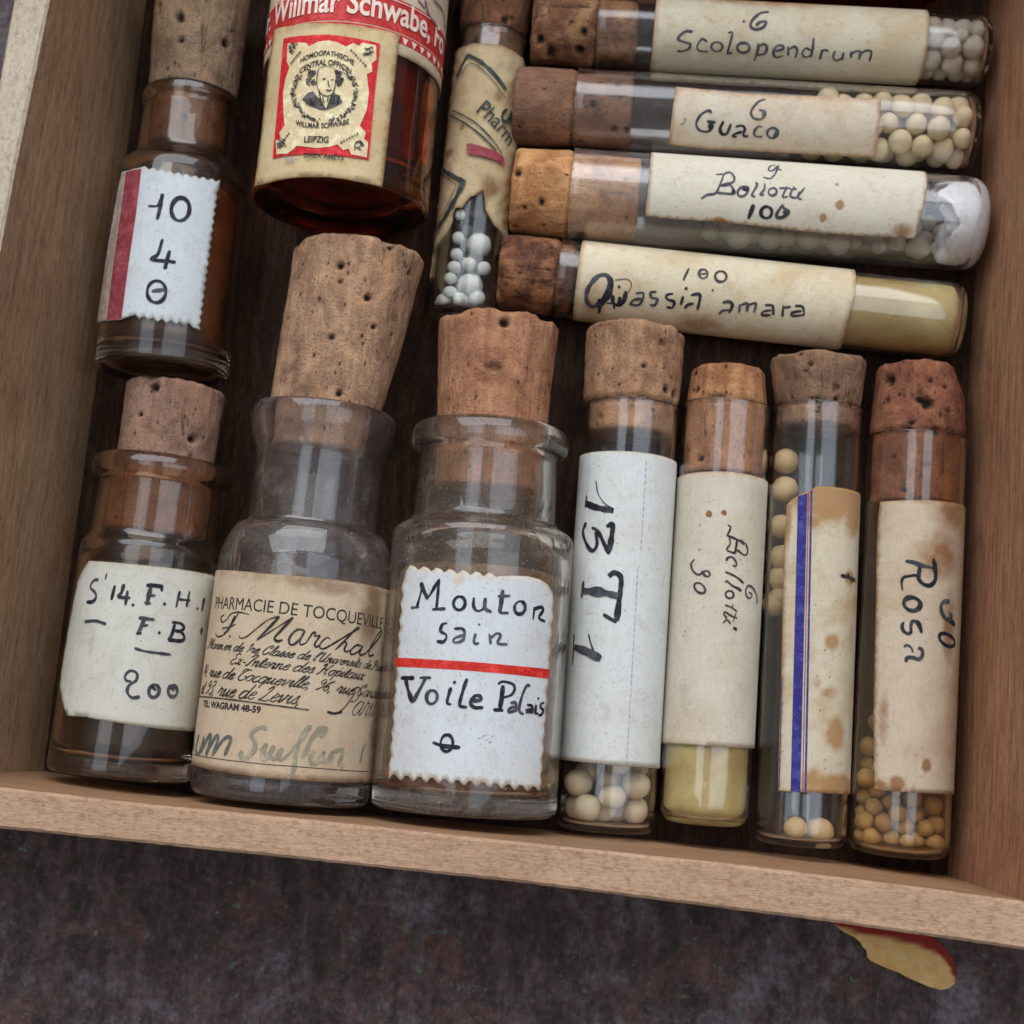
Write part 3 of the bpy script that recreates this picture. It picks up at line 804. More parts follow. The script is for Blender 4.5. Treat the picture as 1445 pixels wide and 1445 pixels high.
pr.pen(z, [(820, 1005), (825, 940), (790, 850), (735, 808), (702, 860), (712, 920), (745, 945), (770, 905), (735, 880)], 1.8, B)
for x, y in ((207, 160), (204, 422), (48, 1300), (30, 1345)): pr.dot(z, x, y, 1.1, ink_grey)
m_brown = ink('ink_brown_spot', srgb(128, 82, 34))
pr.dot(z, 308, 38, 5, m_brown); pr.dot(z, 470, 25, 4, m_brown)
pr.done('lettering', v.o.children[-1])
m_yel = M('yellow_waxy_filling')
n1 = m_yel.noise(m_yel.map((1, .5, 1)), 1.6, 5, .6, .4); n2 = m_yel.noise(m_yel.co, 14, 4, .6)
c = m_yel.mix(m_yel.fr(n1, .40, .62), srgb(188, 170, 112), srgb(160, 132, 76)); c = m_yel.mix(m_yel.fr(n2, .6, .75, 0, .5), c, srgb(206, 196, 156))
m_yel.set(color=c, rough=.5, sss=.1); m_yel.b.inputs['Subsurface Radius'].default_value = (.002, .0015, .0006); m_yel.bump(n2, .01, .6)
gi = G - .064
fill('waxy_filling', v, [(.08, 0, 0), (.08, gi, .2), (3.3, gi, .1), (3.3, 0, 0)], m_yel.m, 'yellow waxy filling in the bottom of the Bellotti 30 vial', 'filling', wob=.004)

# ---- vial with the blue stripe
v = Vessel('corked_vial', 'upright vial with brown-stained label bearing a thick blue stripe', 'vial', 'corked vials',
           (1128, 1192), (1153, 578), (1078, 830), (1207.5, 830)); G = v.R; T3 = v
tube_glass(v, g_tube, round_=.16)
z5 = Z(1060, 470, 3.753); z6 = Z(1060, 830, 3.525)
tin = v.tA(*z5(350, 470), G - .06); tt = v.tA(1158, 491, .68)
ck = cork_mat('cork_grey_brown', srgb(132, 104, 84), srgb(92, 66, 50), srgb(164, 124, 94), seed=3, streak=.2)
cork(v, tin, v.L, tt, G - .065, G - .03, v.rs((1084.5, 515), (1221, 520)), ck, npits=7, seed=7, chips=2,
     pits=[pit(v, *z5(262, 112), 4, G), pit(v, *z5(315, 165), 4, G), pit(v, *z5(290, 200), 3, G), pit(v, *z5(345, 352), 4, G), pit(v, *z5(460, 345), 4, G), pit(v, *z5(205, 340), 3, G)])
R = lab_R(v)
left = pp(v, z5, [(345, 812), (322, 830), (300, 838), (255, 858), (215, 885), (190, 910), (186, 1000), (180, 1100), (175, 1180), (172, 1300)], R) + pp(v, z6, [(158, 130), (150, 500), (140, 800), (135, 1010), (300, 1016), (470, 1024)], R)
tr = v.hit(*z5(570, 850), R)[1]
poly = left + [(R * 2.2, left[-1][1] - .02), (R * 2.2, tr - .1), (v.hit(*z5(570, 848), R)[0], tr), (v.hit(*z5(480, 822), R)[0], v.hit(*z5(480, 822), R)[1])]
sp = lambda z, x, y, rx, ry, k: (*v.hit(*z(x, y), R), rx, ry, k)
paper_label(v, 'label', poly, paper('label_paper_stained', srgb(206, 196, 174), srgb(180, 148, 104), srgb(164, 122, 76), .85, 5), R, grid=.06, edge_w=.05,
            stains=[sp(z5, 400, 880, .5, .28, 1.1), sp(z5, 540, 900, .22, .45, 1.1), sp(z5, 520, 1300, .1, .12, 1), sp(z6, 400, 270, .13, .14, .75), sp(z6, 385, 520, .16, .12, .6), sp(z6, 360, 620, .22, .9, .33), sp(z6, 300, 300, .12, 1.2, .3),
                    sp(z6, 420, 720, .2, .26, .8), sp(z6, 330, 470, .08, .14, .5), sp(z6, 430, 990, .35, .16, 1.1), sp(z6, 310, 960, .2, .2, .7), sp(z5, 200, 1000, .06, .5, .7), sp(z5, 330, 1000, .1, .12, .8)])
pr = Print(v, prn_R(v))
def band(za, a, zb, b, wpx, m, off=0):
    pa, pb = v.hit(*za(*a), prn_R(v)), v.hit(*zb(*b), prn_R(v)); ww = wpx / 104 / 2
    pr.poly([(pa[0] - ww, pa[1]), (pa[0] + ww, pa[1] + .03), (pb[0] + ww, pb[1]), (pb[0] - ww, pb[1])], m, grid=.12)
band(z5, (272, 862), z6, (220, 1012), 13, ink_blue)
band(z5, (319, 838), z6, (270, 1012), 2.6, ink_blue)
band(z5, (304, 845), z6, (256, 1012), 1.2, ink_maroon)
band(z6, (153, 450), z6, (138, 1000), 1.2, ink_blue)
pr.pen(z5, [(475, 1283), (520, 1295), (552, 1312)], 4.5, ink_sepia); pr.pen(z5, [(510, 1270), (535, 1320)], 3.5, ink_sepia)
for i in range(26):
    pr.dot(z6, rnd.uniform(300, 470), rnd.uniform(20, 900), rnd.uniform(.5, 1.1), ink_grey)
pr.done('lettering', v.o.children[-1])
fx = []
def fpel(z, x, y, rpx):
    r = rpx / 104.0; Ri = G - .065
    # lies against the upper left of the bore under this pixel
    c = v.F @ (CAM - v.A); d = v.F @ ray(*z(x, y)); rr = Ri - r
    A = d[0] ** 2 + d[2] ** 2; Bq = 2 * (c[0] * d[0] + c[2] * d[2]); C = c[0] ** 2 + c[2] ** 2 - rr * rr
    kk = (-Bq - math.sqrt(max(Bq * Bq - 4 * A * C, 0))) / (2 * A); p = c + d * kk
    fx.append((p[0], p[1], p[2], r))
for x, y, r in ((183, 680, 19), (178, 828, 19.5), (160, 1025, 18), (160, 1190, 18.5), (152, 1300, 18), (145, 1410, 17)): fpel(z5, x, y, r)
for x, y, r in ((115, 80, 18.5), (222, 1192, 15.5), (340, 1206, 18.5)): fpel(z6, x, y, r)
fx = np.array(fx); fx[0:7, 0] *= 1.0
m_ptan = pellet_mat('pellet_tan', srgb(214, 188, 142), srgb(190, 152, 104), seed=3)
pellets(v, fx[:, :3], fx[:, 3], 'tan', m_ptan, 'tan sugar pellet inside the blue-striped vial', 'pellets in the blue-striped vial')

# ---- vial "Rosa"
v = Vessel('corked_vial', 'upright vial with stained label reading Rosa 30, next to the right board', 'vial', 'corked vials',
           (1267, 1208), (1294, 620), (1209, 830), (1351, 830)); G = v.R; T4 = v
tube_glass(v, g_honey, round_=.24)
tin = v.tA(*z5(860, 880), G - .06); tt = v.tA(1300, 503, .66)
ck = cork_mat('cork_red_brown', srgb(140, 88, 66), srgb(92, 52, 40), srgb(176, 118, 86), seed=4, streak=.25)
cork(v, tin, v.L, tt, G - .065, G - .02, v.rs((1237, 520), (1357, 530)), ck, npits=9, seed=11, chips=1, cham=(1.25, .12, .4),
     pits=[pit(v, *z5(712, 240), 6, G), pit(v, *z5(715, 265), 4, G), pit(v, *z5(890, 345), 6, G), pit(v, *z5(945, 360), 7, G), pit(v, *z5(845, 470), 4, G), pit(v, *z5(830, 502), 4, G), pit(v, *z5(775, 320), 2.5, G),
           pit(v, *z5(960, 245), 3, G), pit(v, *z5(1045, 280), 2.5, G), pit(v, *z5(735, 512), 2, G), pit(v, *z5(805, 825), 4, G), pit(v, *z5(745, 650), 3, G)])
R = lab_R(v)
left = pp(v, z5, [(885, 884), (780, 888), (685, 895), (672, 1000), (666, 1200), (664, 1400)], R) + pp(v, z6, [(620, 200), (612, 600), (612, 1005), (800, 1016), (970, 1024)], R)
tr = v.hit(*z5(1050, 893), R)[1]
paper_label(v, 'label', left + [(R * 2.3, left[-1][1] - .02), (R * 2.3, tr - .02), (R * .9, tr)], paper('label_paper_rosa', srgb(206, 190, 168), srgb(180, 146, 108), srgb(142, 98, 62), .75, 8), R, edge_w=.06,
            stains=[sp(z5, 1050, 950, .3, .3, .6), sp(z5, 1000, 1180, .35, .4, .6), sp(z6, 870, 880, .06, .09, 1.1), sp(z6, 730, 970, .1, .1, 1), sp(z6, 640, 980, .1, .08, .8), sp(z6, 660, 650, .1, .5, .5), sp(z6, 980, 200, .15, .6, .6)])
pr = Print(v, prn_R(v)); z = Z(1250, 770, 8.5); B = ink_black
pr.pen(z, [(235, 185), (330, 200), (420, 235), (560, 265)], 4.2, B)
pr.pen(z, [(570, 150), (585, 220), (605, 330), (590, 420), (530, 478), (450, 460), (400, 410), (395, 360), (410, 250)], 4.6, B, taper=.5)
pr.pen(z, [(580, 250), (600, 340), (590, 420)], 6.5, B)
pr.pen(z, [(400, 380), (350, 355), (280, 365), (215, 380), (190, 430), (200, 540)], 3, B, taper=.7)
pr.pen(z, ell(315, 698, 100, 78, 12), 4.4, B, taper=.0); pr.pen(z, [(250, 760), (320, 785), (390, 780)], 5, B)
pr.pen(z, [(215, 915), (195, 960), (210, 1020), (260, 1055), (300, 1035), (300, 960), (320, 905), (370, 915), (410, 980), (430, 1050)], 3.6, B)
pr.pen(z, [(330, 900), (385, 925), (412, 985)], 5.4, B)
pr.pen(z, [(215, 1212), (255, 1192), (305, 1225), (325, 1280)], 2.6, B)
pr.pen(z, [(385, 1225), (430, 1245), (440, 1310), (400, 1360), (320, 1340), (255, 1345), (240, 1395)], 4.4, B)
pr.pen(z, [(765, 670), (700, 670), (660, 730), (690, 840), (750, 890), (790, 850), (760, 800)], 4, B); pr.pen(z, [(740, 870), (800, 920), (830, 960)], 6, B)
pr.pen(z, ell(735, 1130, 105, 62, 35), 4, B)
pr.done('lettering', v.o.children[-1])
m_pgold = pellet_mat('pellet_golden', srgb(206, 176, 128), srgb(164, 126, 82), seed=6)
p_, r_ = relax(98, .095, .135, G - .066, .1, 2.3, 9, pull=.003)
pellets(v, p_, r_, 'gold', m_pgold, 'golden brown pellet inside the Rosa vial', 'pellets in the Rosa vial', lump=.07)

# ---- lying vial "Scolopendrum"
z3b = Z(690, 0, 3.6125); z4b = Z(1045, 0, 3.6125); z5b = Z(690, 280, 3.6125); z6b = Z(1045, 280, 3.6125)
v = Vessel('corked_vial', 'lying vial with cream label reading Scolopendrum 6, topmost of the labelled row', 'vial', 'corked vials',
           (1392, 73), (843, 44), (1240, 10.5), (1240, 115)); G = v.R; H1 = v
tube_glass(v, g_tube, round_=.2)
ck = cork_mat('cork_patched_brown', srgb(128, 86, 62), srgb(88, 56, 42), srgb(184, 140, 100), seed=5, streak=.1)
tin = v.tS(898, 48); tt = v.tS(752, 42)
cork(v, tin, v.L, tt, G - .065, G - .0, v.R + .02, ck, npits=4, seed=13, pits=[pit(v, *z3b(262, 200), 6, G), pit(v, *z3b(487, 158), 5, G), pit(v, *z3b(462, 262), 6, G)])
R = lab_R(v)
a = pp(v, I_, [(922, 48), (1309, 68)], R); W_ = R * 2.1
paper_label(v, 'label', [(-W_, a[0][1] - .0), (-W_, a[1][1] + .02), (0, a[1][1]), (W_, a[1][1] - .03), (W_, a[0][1] - .05), (0, a[0][1])], paper('label_paper_scolo', srgb(214, 206, 184), srgb(194, 164, 122), srgb(176, 132, 86), .7, 11), R, edge_w=.07,
            stains=[(W_ * .45, a[1][1] + 2.4, .25, 1.4, .6), (-W_ * .4, a[0][1] - 1.5, .2, 2.0, .35)])
pr = Print(v, prn_R(v)); z = Z(940, 0, 4.817); B = ink_grey; BK = ink_black
def wd(z, strokes, w_, m):
    for st in strokes: pr.pen(z, st, w_, m)
wd(z, [[(182, 215), (130, 215), (80, 262), (120, 285), (165, 300), (150, 335), (105, 350), (75, 345)]], 3, B)
wd(z, [[(280, 285), (245, 265), (212, 310), (225, 345), (285, 352)]], 2.8, B)
wd(z, [ell(345, 318, 38, 32), [(420, 225), (450, 225), (425, 330), (420, 362), (450, 358)]], 2.8, B)
wd(z, [ell(525, 325, 42, 34), [(625, 295), (625, 330), (600, 415)], [(622, 320), (665, 300), (685, 325), (670, 365), (618, 375)]], 2.8, B)
wd(z, [[(730, 350), (795, 335), (790, 310), (750, 315), (728, 355), (745, 390), (795, 380)]], 2.6, B)
wd(z, [[(828, 315), (830, 382)], [(832, 340), (870, 318), (890, 340), (878, 395)]], 2.8, B)
wd(z, [[(985, 345), (950, 330), (925, 360), (945, 390), (990, 375)], [(1002, 255), (998, 320), (985, 390)]], 2.8, B)
wd(z, [[(1062, 335), (1045, 405)], [(1050, 360), (1080, 340), (1105, 350)]], 2.8, B)
wd(z, [[(1150, 345), (1135, 385), (1150, 410), (1190, 400), (1205, 360), (1200, 410)]], 2.8, B)
wd(z, [[(1258, 350), (1255, 395)], [(1262, 365), (1290, 350), (1320, 355), (1310, 405)], [(1322, 365), (1360, 345), (1395, 355), (1380, 420)]], 3, B)
wd(z, [[(700, 80), (640, 90), (585, 140), (575, 180), (610, 200), (660, 185), (680, 150), (640, 150), (610, 175)]], 3.2, BK)
pr.dot(z, 528, 145, 2.2, B)
pr.done('lettering', v.o.children[-1])
m_pw = pellet_mat('pellet_chalky', srgb(226, 216, 200), srgb(196, 178, 154), seed=8, bump=.012)
p_, r_ = relax(34, .10, .18, G - .066, .08, 1.0, 21, grav=.002)
pellets(v, p_, r_, 'chalk', m_pw, 'chalky clumped pellet inside the Scolopendrum vial', 'pellets in the Scolopendrum vial', lump=.12)

# ---- lying vial "Guaco"
v = Vessel('corked_vial', 'lying vial with short label reading Guaco 6 and round cream pellets at the end', 'vial', 'corked vials',
           (1373, 189), (812, 155), (895, 97), (889, 215)); G = v.R; H2 = v
tube_glass(v, g_tube, round_=.2)
ck = cork_mat('cork_smooth_brown', srgb(132, 96, 76), srgb(104, 72, 56), srgb(156, 116, 90), seed=6, streak=.1)
cork(v, v.tS(890, 160), v.L, v.tS(727, 149), G - .065, G - .03, v.rs((770, 95.5), (765, 208)), ck, npits=3, seed=17, chips=0, pits=[pit(v, *z3b(637, 670), 5, G), pit(v, *z3b(700, 670), 4, G), pit(v, *z3b(655, 415), 4, G)])
R = lab_R(v)
poly = pp(v, z3b, [(955, 445), (935, 560), (915, 735), (1100, 757)], R) + pp(v, z4b, [(0, 765), (350, 785), (685, 800), (705, 650), (715, 510), (400, 495), (0, 478)], R)
paper_label(v, 'label', poly, paper('label_paper_guaco', srgb(216, 206, 188), srgb(196, 160, 118), srgb(168, 116, 70), .6, 14), R, edge_w=.07)
pr = Print(v, prn_R(v)); z = Z(960, 120, 8.028)
wd(z, [[(355, 315), (320, 290), (230, 340), (180, 440), (215, 510), (290, 530), (345, 505), (370, 430)], [(300, 410), (400, 425)]], 3.2, BK)
pr.pen(z, [(340, 430), (350, 500)], 6, BK)
wd(z, [[(490, 410), (450, 500), (480, 560), (530, 545), (575, 440)]], 3.6, BK)
wd(z, [[(625, 475), (690, 460), (730, 490), (715, 575), (770, 580)], [(700, 530), (620, 555), (590, 580), (640, 590)]], 3, BK)
wd(z, [[(930, 480), (890, 470), (840, 520), (850, 580), (930, 590)], ell(1045, 545, 62, 58, -20)], 2.6, B)
pr.pen(z, [(1105, 510), (1060, 600)], 3.6, BK)
wd(z, [[(965, 160), (890, 185), (805, 290), (820, 365), (890, 390), (950, 360), (960, 300), (890, 280)]], 2.4, B)
pr.pen(z, [(945, 300), (940, 370)], 3.6, B); wd(z, [[(0, 445), (40, 435), (60, 370)]], 1.2, B)
pr.done('lettering', v.o.children[-1])
m_pi = pellet_mat('pellet_ivory', srgb(230, 212, 176), srgb(206, 180, 138), seed=9)
p_, r_ = relax(58, .14, .18, G - .066, .08, 3.0, 23, grav=.003, pull=.004)
pellets(v, p_, r_, 'ivory', m_pi, 'round ivory pellet inside the Guaco vial', 'pellets in the Guaco vial', lump=.03)

# ---- lying vial "Bollotti 100"
v = Vessel('corked_vial', 'lying vial with orange cork and white label reading Bollotti 100, powdery white end', 'vial', 'corked vials',
           (1386, 318), (806, 276), (1200, 239), (1200, 374)); G = v.R; H3 = v
tube_glass(v, g_tube_d, round_=.32)
ck = cork_mat('cork_bright_orange', srgb(186, 132, 84), srgb(142, 90, 52), srgb(214, 164, 112), seed=7, streak=.3)
cork(v, v.tS(900, 284), v.L, v.tS(725, 264), G - .065, G - .03, v.rs((765, 209), (762, 331)), ck, npits=5, seed=19, chips=1, pits=[pit(v, *z3b(150, 870), 6, G), pit(v, *z3b(270, 1040), 4, G), pit(v, *z3b(180, 1065), 3, G)])
R = lab_R(v)
poly = pp(v, z3b, [(825, 790), (812, 940), (795, 1100), (960, 1118), (1160, 1128), (1445, 1160)], R) + pp(v, z6b, [(300, 165), (600, 190), (890, 205), (920, 90), (945, 0)], R) + pp(v, z4b, [(952, 905)], R)
poly += [(R * 1.9, poly[-1][1] - .03), (R * 1.9, poly[0][1] - .02)]
sp = lambda z, x, y, rx, ry, k: (*v.hit(*z(x, y), R), rx, ry, k)
paper_label(v, 'label', poly, paper('label_paper_bollotti', srgb(214, 208, 192), srgb(200, 180, 148), srgb(150, 108, 66), .4, 17), R, edge_w=.04, grid=.06,
            stains=[sp(z4b, 505, 1045, .06, .05, 1.6), sp(z4b, 420, 1110, .05, .05, 1.3), sp(z3b, 1170, 1125, .05, .1, 1.4), sp(z6b, 820, 160, .12, .18, .7), sp(z4b, 490, 938, .03, .03, 1.1)])
pr = Print(v, prn_R(v)); z = Z(980, 220, 8.028)
wd(z, [[(245, 210), (320, 205)], [(335, 200), (300, 300), (240, 420), (150, 440), (75, 485)], [(330, 205), (400, 185), (450, 240), (430, 300), (290, 340)], [(300, 340), (400, 330), (450, 400), (430, 430), (240, 415)]], 2.5, B)
pr.pen(z, [(310, 335), (410, 315)], 4, BK); pr.pen(z, [(440, 380), (440, 430)], 4.5, BK)
wd(z, [ell(545, 405, 62, 48, -40)], 2.8, B); pr.pen(z, [(540, 370), (590, 370), (590, 400)], 6.5, BK)
wd(z, [[(690, 305), (710, 330), (650, 440), (690, 460)], [(795, 310), (790, 380), (745, 435), (790, 440)], ell(885, 405, 48, 42, -20)], 2.3, B)
wd(z, [[(960, 365), (1090, 365)], [(1050, 345), (1000, 460), (1060, 460)], [(1130, 345), (1085, 440), (1110, 470), (1160, 470), (1190, 400)], [(1080, 380), (1160, 375)], [(1250, 360), (1180, 450), (1190, 490), (1220, 485)]], 2.6, B)
pr.pen(z, [(670, 550), (610, 715)], 4.4, BK); wd(z, [ell(815, 640, 62, 66, 15)], 3.6, BK)
wd(z, [[(1000, 550), (930, 660), (950, 700), (1010, 690), (1070, 635), (1010, 590), (1000, 550)]], 3.6, BK); pr.pen(z, [(1000, 640), (1060, 640)], 6, BK)
wd(z, [[(920, 105), (860, 115), (840, 160), (890, 165), (950, 110), (920, 190), (860, 255), (780, 240)], [(940, 150), (990, 160)]], 2, B)
pr.done('lettering', v.o.children[-1])
p_, r_ = relax(50, .12, .18, G - .068, .28, 3.9, 29, grav=.005)
m_pg = pellet_mat('pellet_dusty', srgb(218, 206, 190), srgb(180, 162, 140), seed=12, bump=.01)
pellets(v, p_, r_, 'dusty', m_pg, 'dusty off-white pellet inside the Bollotti 100 vial', 'pellets in the Bollotti 100 vial', lump=.08)
kp = M('white_powder'); nn = kp.noise(kp.co, 9, 5, .7); kp.set(color=kp.mix(kp.fr(nn, .55, .75), srgb(240, 240, 242), srgb(206, 200, 194)), rough=.9); kp.bump(nn, .03, .8)
fill('powder_cake', v, [(.092, 0, 0), (.092, G - .062, .24), (.55, G - .09, .1), (.42, .42, .1), (.50, .22, .06), (.36, 0, 0)], kp.m, 'white powder caked in the rounded end of the Bollotti 100 vial', 'powder', wob=.02)
pc = bpy.data.objects['powder_cake']
for q in pc.data.vertices:
    if q.co.y > .3 * S: q.co.y += (.05 + .26 * noise.noise(Vector((q.co.x / S * 2.4, q.co.z / S * 2.4, 4.0))) + .07 * noise.noise(Vector((q.co.x / S * 7, q.co.z / S * 9, 1.0)))) * S

# ---- lying vial "Quassia amara"
v = Vessel('corked_vial', 'lying vial with dark scorched cork and long label reading Quassia amara 100', 'vial', 'corked vials',
           (1354, 455), (788, 393), (1045, 374), (1045, 486)); G = v.R; H4 = v
tube_glass(v, g_tube, round_=.2)
ck = cork_mat('cork_dark_scorched', srgb(98, 62, 46), srgb(58, 34, 28), srgb(176, 122, 82), seed=8, streak=.1)
cork(v, v.tS(812, 396), v.L, v.tS(706, 378), G - .065, G - .01, v.rs((722, 325), (712, 434)), ck, npits=6, seed=23, chips=3, tip=.12)
R = lab_R(v); W_ = R * 2.0
a = pp(v, I_, [(813, 400), (1204, 440)], R)
paper_label(v, 'label', [(-W_, a[0][1]), (-W_, a[1][1] + .04), (-R * .6, a[1][1] + .06), (0, a[1][1]), (W_, a[1][1] - .02), (W_, a[0][1] - .02), (0, a[0][1])],
            paper('label_paper_quassia', srgb(214, 202, 176), srgb(190, 158, 112), srgb(158, 116, 70), .7, 21), R, edge_w=.08,
            stains=[(*v.hit(835, 430, R), .5, .3, .5), (*v.hit(985, 455, R), .2, .4, .6)])
pr = Print(v, prn_R(v)); z = Z(810, 360, 4.25); DB = ink_black
pr.pen(z, [(225, 150), (190, 120), (140, 130), (85, 200), (75, 270), (110, 310), (150, 290), (195, 240), (225, 150)], 5.5, DB, taper=.0)
pr.pen(z, [(215, 140), (222, 190), (195, 250), (150, 300)], 8, DB, taper=.2)
pr.pen(z, [(148, 262), (155, 300), (150, 350)], 4, DB)
pr.pen(z, [(235, 270), (242, 322)], 3.5, DB); pr.pen(z, [(235, 240), (235, 285), (270, 300), (300, 270), (312, 215)], 5, DB); pr.pen(z, [(275, 250), (272, 300)], 6, DB); pr.pen(z, [(195, 290), (235, 290)], 2, DB)
pr.dot(z, 270, 190, 2.4, DB)
wd(z, [[(245, 150), (320, 145), (345, 180), (320, 230)]], 1.2, ink_grey)
wd(z, [[(370, 230), (415, 228), (410, 270), (385, 300), (340, 295), (360, 270), (405, 262)]], 3.2, DB)
wd(z, [[(495, 220), (460, 225), (465, 255), (500, 265), (485, 300), (455, 300)], [(595, 230), (555, 240), (560, 265), (600, 280), (590, 315), (555, 312)]], 3, DB)
wd(z, [[(655, 245), (640, 300)], [(700, 240), (755, 240), (740, 330)], [(720, 290), (680, 300), (665, 322)]], 3.4, DB); pr.dot(z, 672, 200, 2.6, DB); pr.dot(z, 832, 210, 1.8, DB)
BG = ink('ink_brown_black', (.035, .028, .024, 1))
wd(z, [[(890, 285), (930, 280), (950, 300), (930, 350)], [(940, 330), (890, 335), (870, 355)]], 3, BG)
wd(z, [[(995, 295), (990, 345)], [(1000, 300), (1040, 292), (1035, 340)], [(1045, 300), (1090, 290), (1080, 345)]], 3, BG)
wd(z, [[(1145, 300), (1190, 305), (1195, 360)], [(1185, 330), (1135, 340), (1130, 360), (1180, 360)]], 2.8, BG)
wd(z, [[(1255, 300), (1250, 370)], [(1260, 315), (1300, 310)], [(1325, 305), (1370, 310), (1380, 355)], [(1365, 335), (1310, 345), (1315, 365), (1385, 358)]], 2.8, BG)
pr.pen(z, [(690, 78), (655, 152)], 2.8, BG); wd(z, [ell(775, 112, 26, 27), [(755, 115), (795, 110)], ell(880, 128, 34, 32)], 2.8, BG)
pr.done('lettering', v.o.children[-1])
gi = G - .064
fill('waxy_filling', v, [(.08, 0, 0), (.08, gi, .18), (3.2, gi, .1), (3.2, 0, 0)], m_yel.m, 'yellow-green waxy filling in the end of the Quassia amara vial', 'filling', wob=.004)

# ---- amber vial at the top edge
v = Vessel('corked_vial', 'amber vial lying above the Scolopendrum vial at the top edge', 'vial', 'corked vials',
           (1330, -46), (960, -62), (1100, -110), (1100, 2)); G = v.R
tube_glass(v, g_amber, round_=.2)
cork(v, v.L - .5, v.L, v.L + .6, G - .065, G, G, cork_mat('cork_plain', srgb(140, 100, 74), srgb(100, 66, 48), srgb(170, 126, 90), seed=12), npits=8, seed=31)

# ---- slanting vial "Phar..."
v = Vessel('corked_vial', 'slanting vial with torn creased printed label and white pellets beside the amber bottle', 'vial', 'corked vials',
           (652, 452), (695, 55), (619, 216), (715, 216)); G = v.R; D = v
tube_glass(v, g_tube, round_=.14)
ck = cork_mat('cork_dark_orange', srgb(124, 82, 58), srgb(72, 46, 36), srgb(160, 108, 74), seed=9)
cork(v, v.tA(690, 80, G), v.L, v.tA(702, -52, .6), G - .065, G, v.rs((640, 20), (748, 20)), ck, npits=14, seed=29)
R = lab_R(v, .004); zD = Z(590, 60, 7.227); zF = Z(590, 230, 6.02)
left = pp(v, zF, [(75, 850), (110, 770), (180, 690), (235, 625), (270, 560), (295, 500), (297, 440), (320, 385), (345, 380), (375, 388), (400, 350), (420, 320), (450, 290), (490, 280), (520, 260), (548, 238), (560, 300), (570, 400), (600, 460), (638, 530)], R)
tt_ = v.hit(683, 62, R)[1]; Wl = R * 2.3
tl = v.hit(*zF(60, 900), R)[1]
poly = [(-Wl, tl - .3), (-R * 1.5, tl - .1)] + left + [(R * 1.5, left[-1][1] - .15), (Wl, left[-1][1] - .3), (Wl, tt_ - .05), (.1, tt_), (-Wl, tt_ + .02)]
sp = lambda z, x, y, rx, ry, k: (*v.hit(*z(x, y), R), rx, ry, k)
paper_label(v, 'label', poly, paper('label_paper_torn', srgb(196, 176, 140), srgb(168, 136, 96), srgb(122, 86, 56), .6, 25), R, grid=.05, edge_w=.06, crease=.035,
            stains=[sp(zD, 450, 870, .05, .05, .9), sp(zD, 330, 1130, .15, .1, .7), sp(zD, 820, 560, .1, .15, .5), sp(zF, 600, 200, .2, .25, .6)])
pr = Print(v, prn_R(v, .004) + .03); 
pr.pen(zD, [(390, 350), (445, 230), (505, 125)], 3.4, ink_darkgreen, taper=.1); pr.pen(zD, [(505, 125), (600, 170), (720, 260), (900, 480)], 4.4, ink_darkgreen, taper=.1)
pr.pen(zD, [(380, 400), (450, 300), (525, 205)], 1.1, ink_darkgreen); pr.pen(zD, [(525, 205), (610, 240), (720, 340), (890, 560)], 1.1, ink_darkgreen)
pr.pen(zD, [(350, 690), (560, 800), (750, 980), (860, 1140)], 1.5, ink_darkgreen); pr.pen(zD, [(320, 738), (520, 850), (700, 1000), (800, 1110)], 2.0, ink_darkgreen)
pr.text('Pharm', (0, 3), zD(578, 700), zD(790, 885), ink_darkgreen, hs=1.25, bold=.006)
pr.pen(zD, ell(905, 745, 42, 66, 20, -60, 250), 5, ink_darkgreen)
pr.ppoly(zD, [(495, 1040), (520, 1030), (700, 1078), (800, 1120), (875, 1170), (890, 1260), (760, 1195), (600, 1155), (500, 1138)], ink_maroon, lift=.012)
pr.pen(zF, [(145, 28), (270, 98), (400, 168)], 5.5, ink_darkgreen, taper=0); pr.pen(zF, [(385, 160), (300, 330), (200, 500), (110, 670)], 5.5, ink_darkgreen, taper=0.1)
pr.pen(zF, [(195, 85), (325, 185), (255, 340), (150, 560)], 1.2, ink_darkgreen, smooth=False)
for i in range(40): 
    u = rnd.random(); pr.dot(zD, 340 + 420 * u + rnd.uniform(-20, 20), 1140 + 250 * u + rnd.uniform(-60, 60), rnd.uniform(.4, .8), m_brown)
pr.done('lettering', v.o.children[-1])
fx = []
for x, y, r in ((515, 700, 18), (440, 1045, 18), (432, 862, 10.5), (553, 897, 10), (495, 1145, 12), (280, 985, 9), (310, 890, 10), (275, 1105, 10), (225, 1215, 11), (360, 445, 8), (345, 640, 9), (130, 1300, 10), (355, 1200, 11), (330, 780, 9)): fpel(zF, x, y, r)
fx = [tuple(f) for f in fx]
p_, r_ = relax(14, .07, .13, G - .066, .1, 1.9, 33, fixed=fx, grav=.004)
m_wh = pellet_mat('pellet_white', srgb(214, 218, 214), srgb(190, 186, 172), seed=13)
pellets(v, p_, r_, 'white', m_wh, 'small white pellet inside the slanting torn-label vial', 'pellets in the slanting vial', lump=.05)

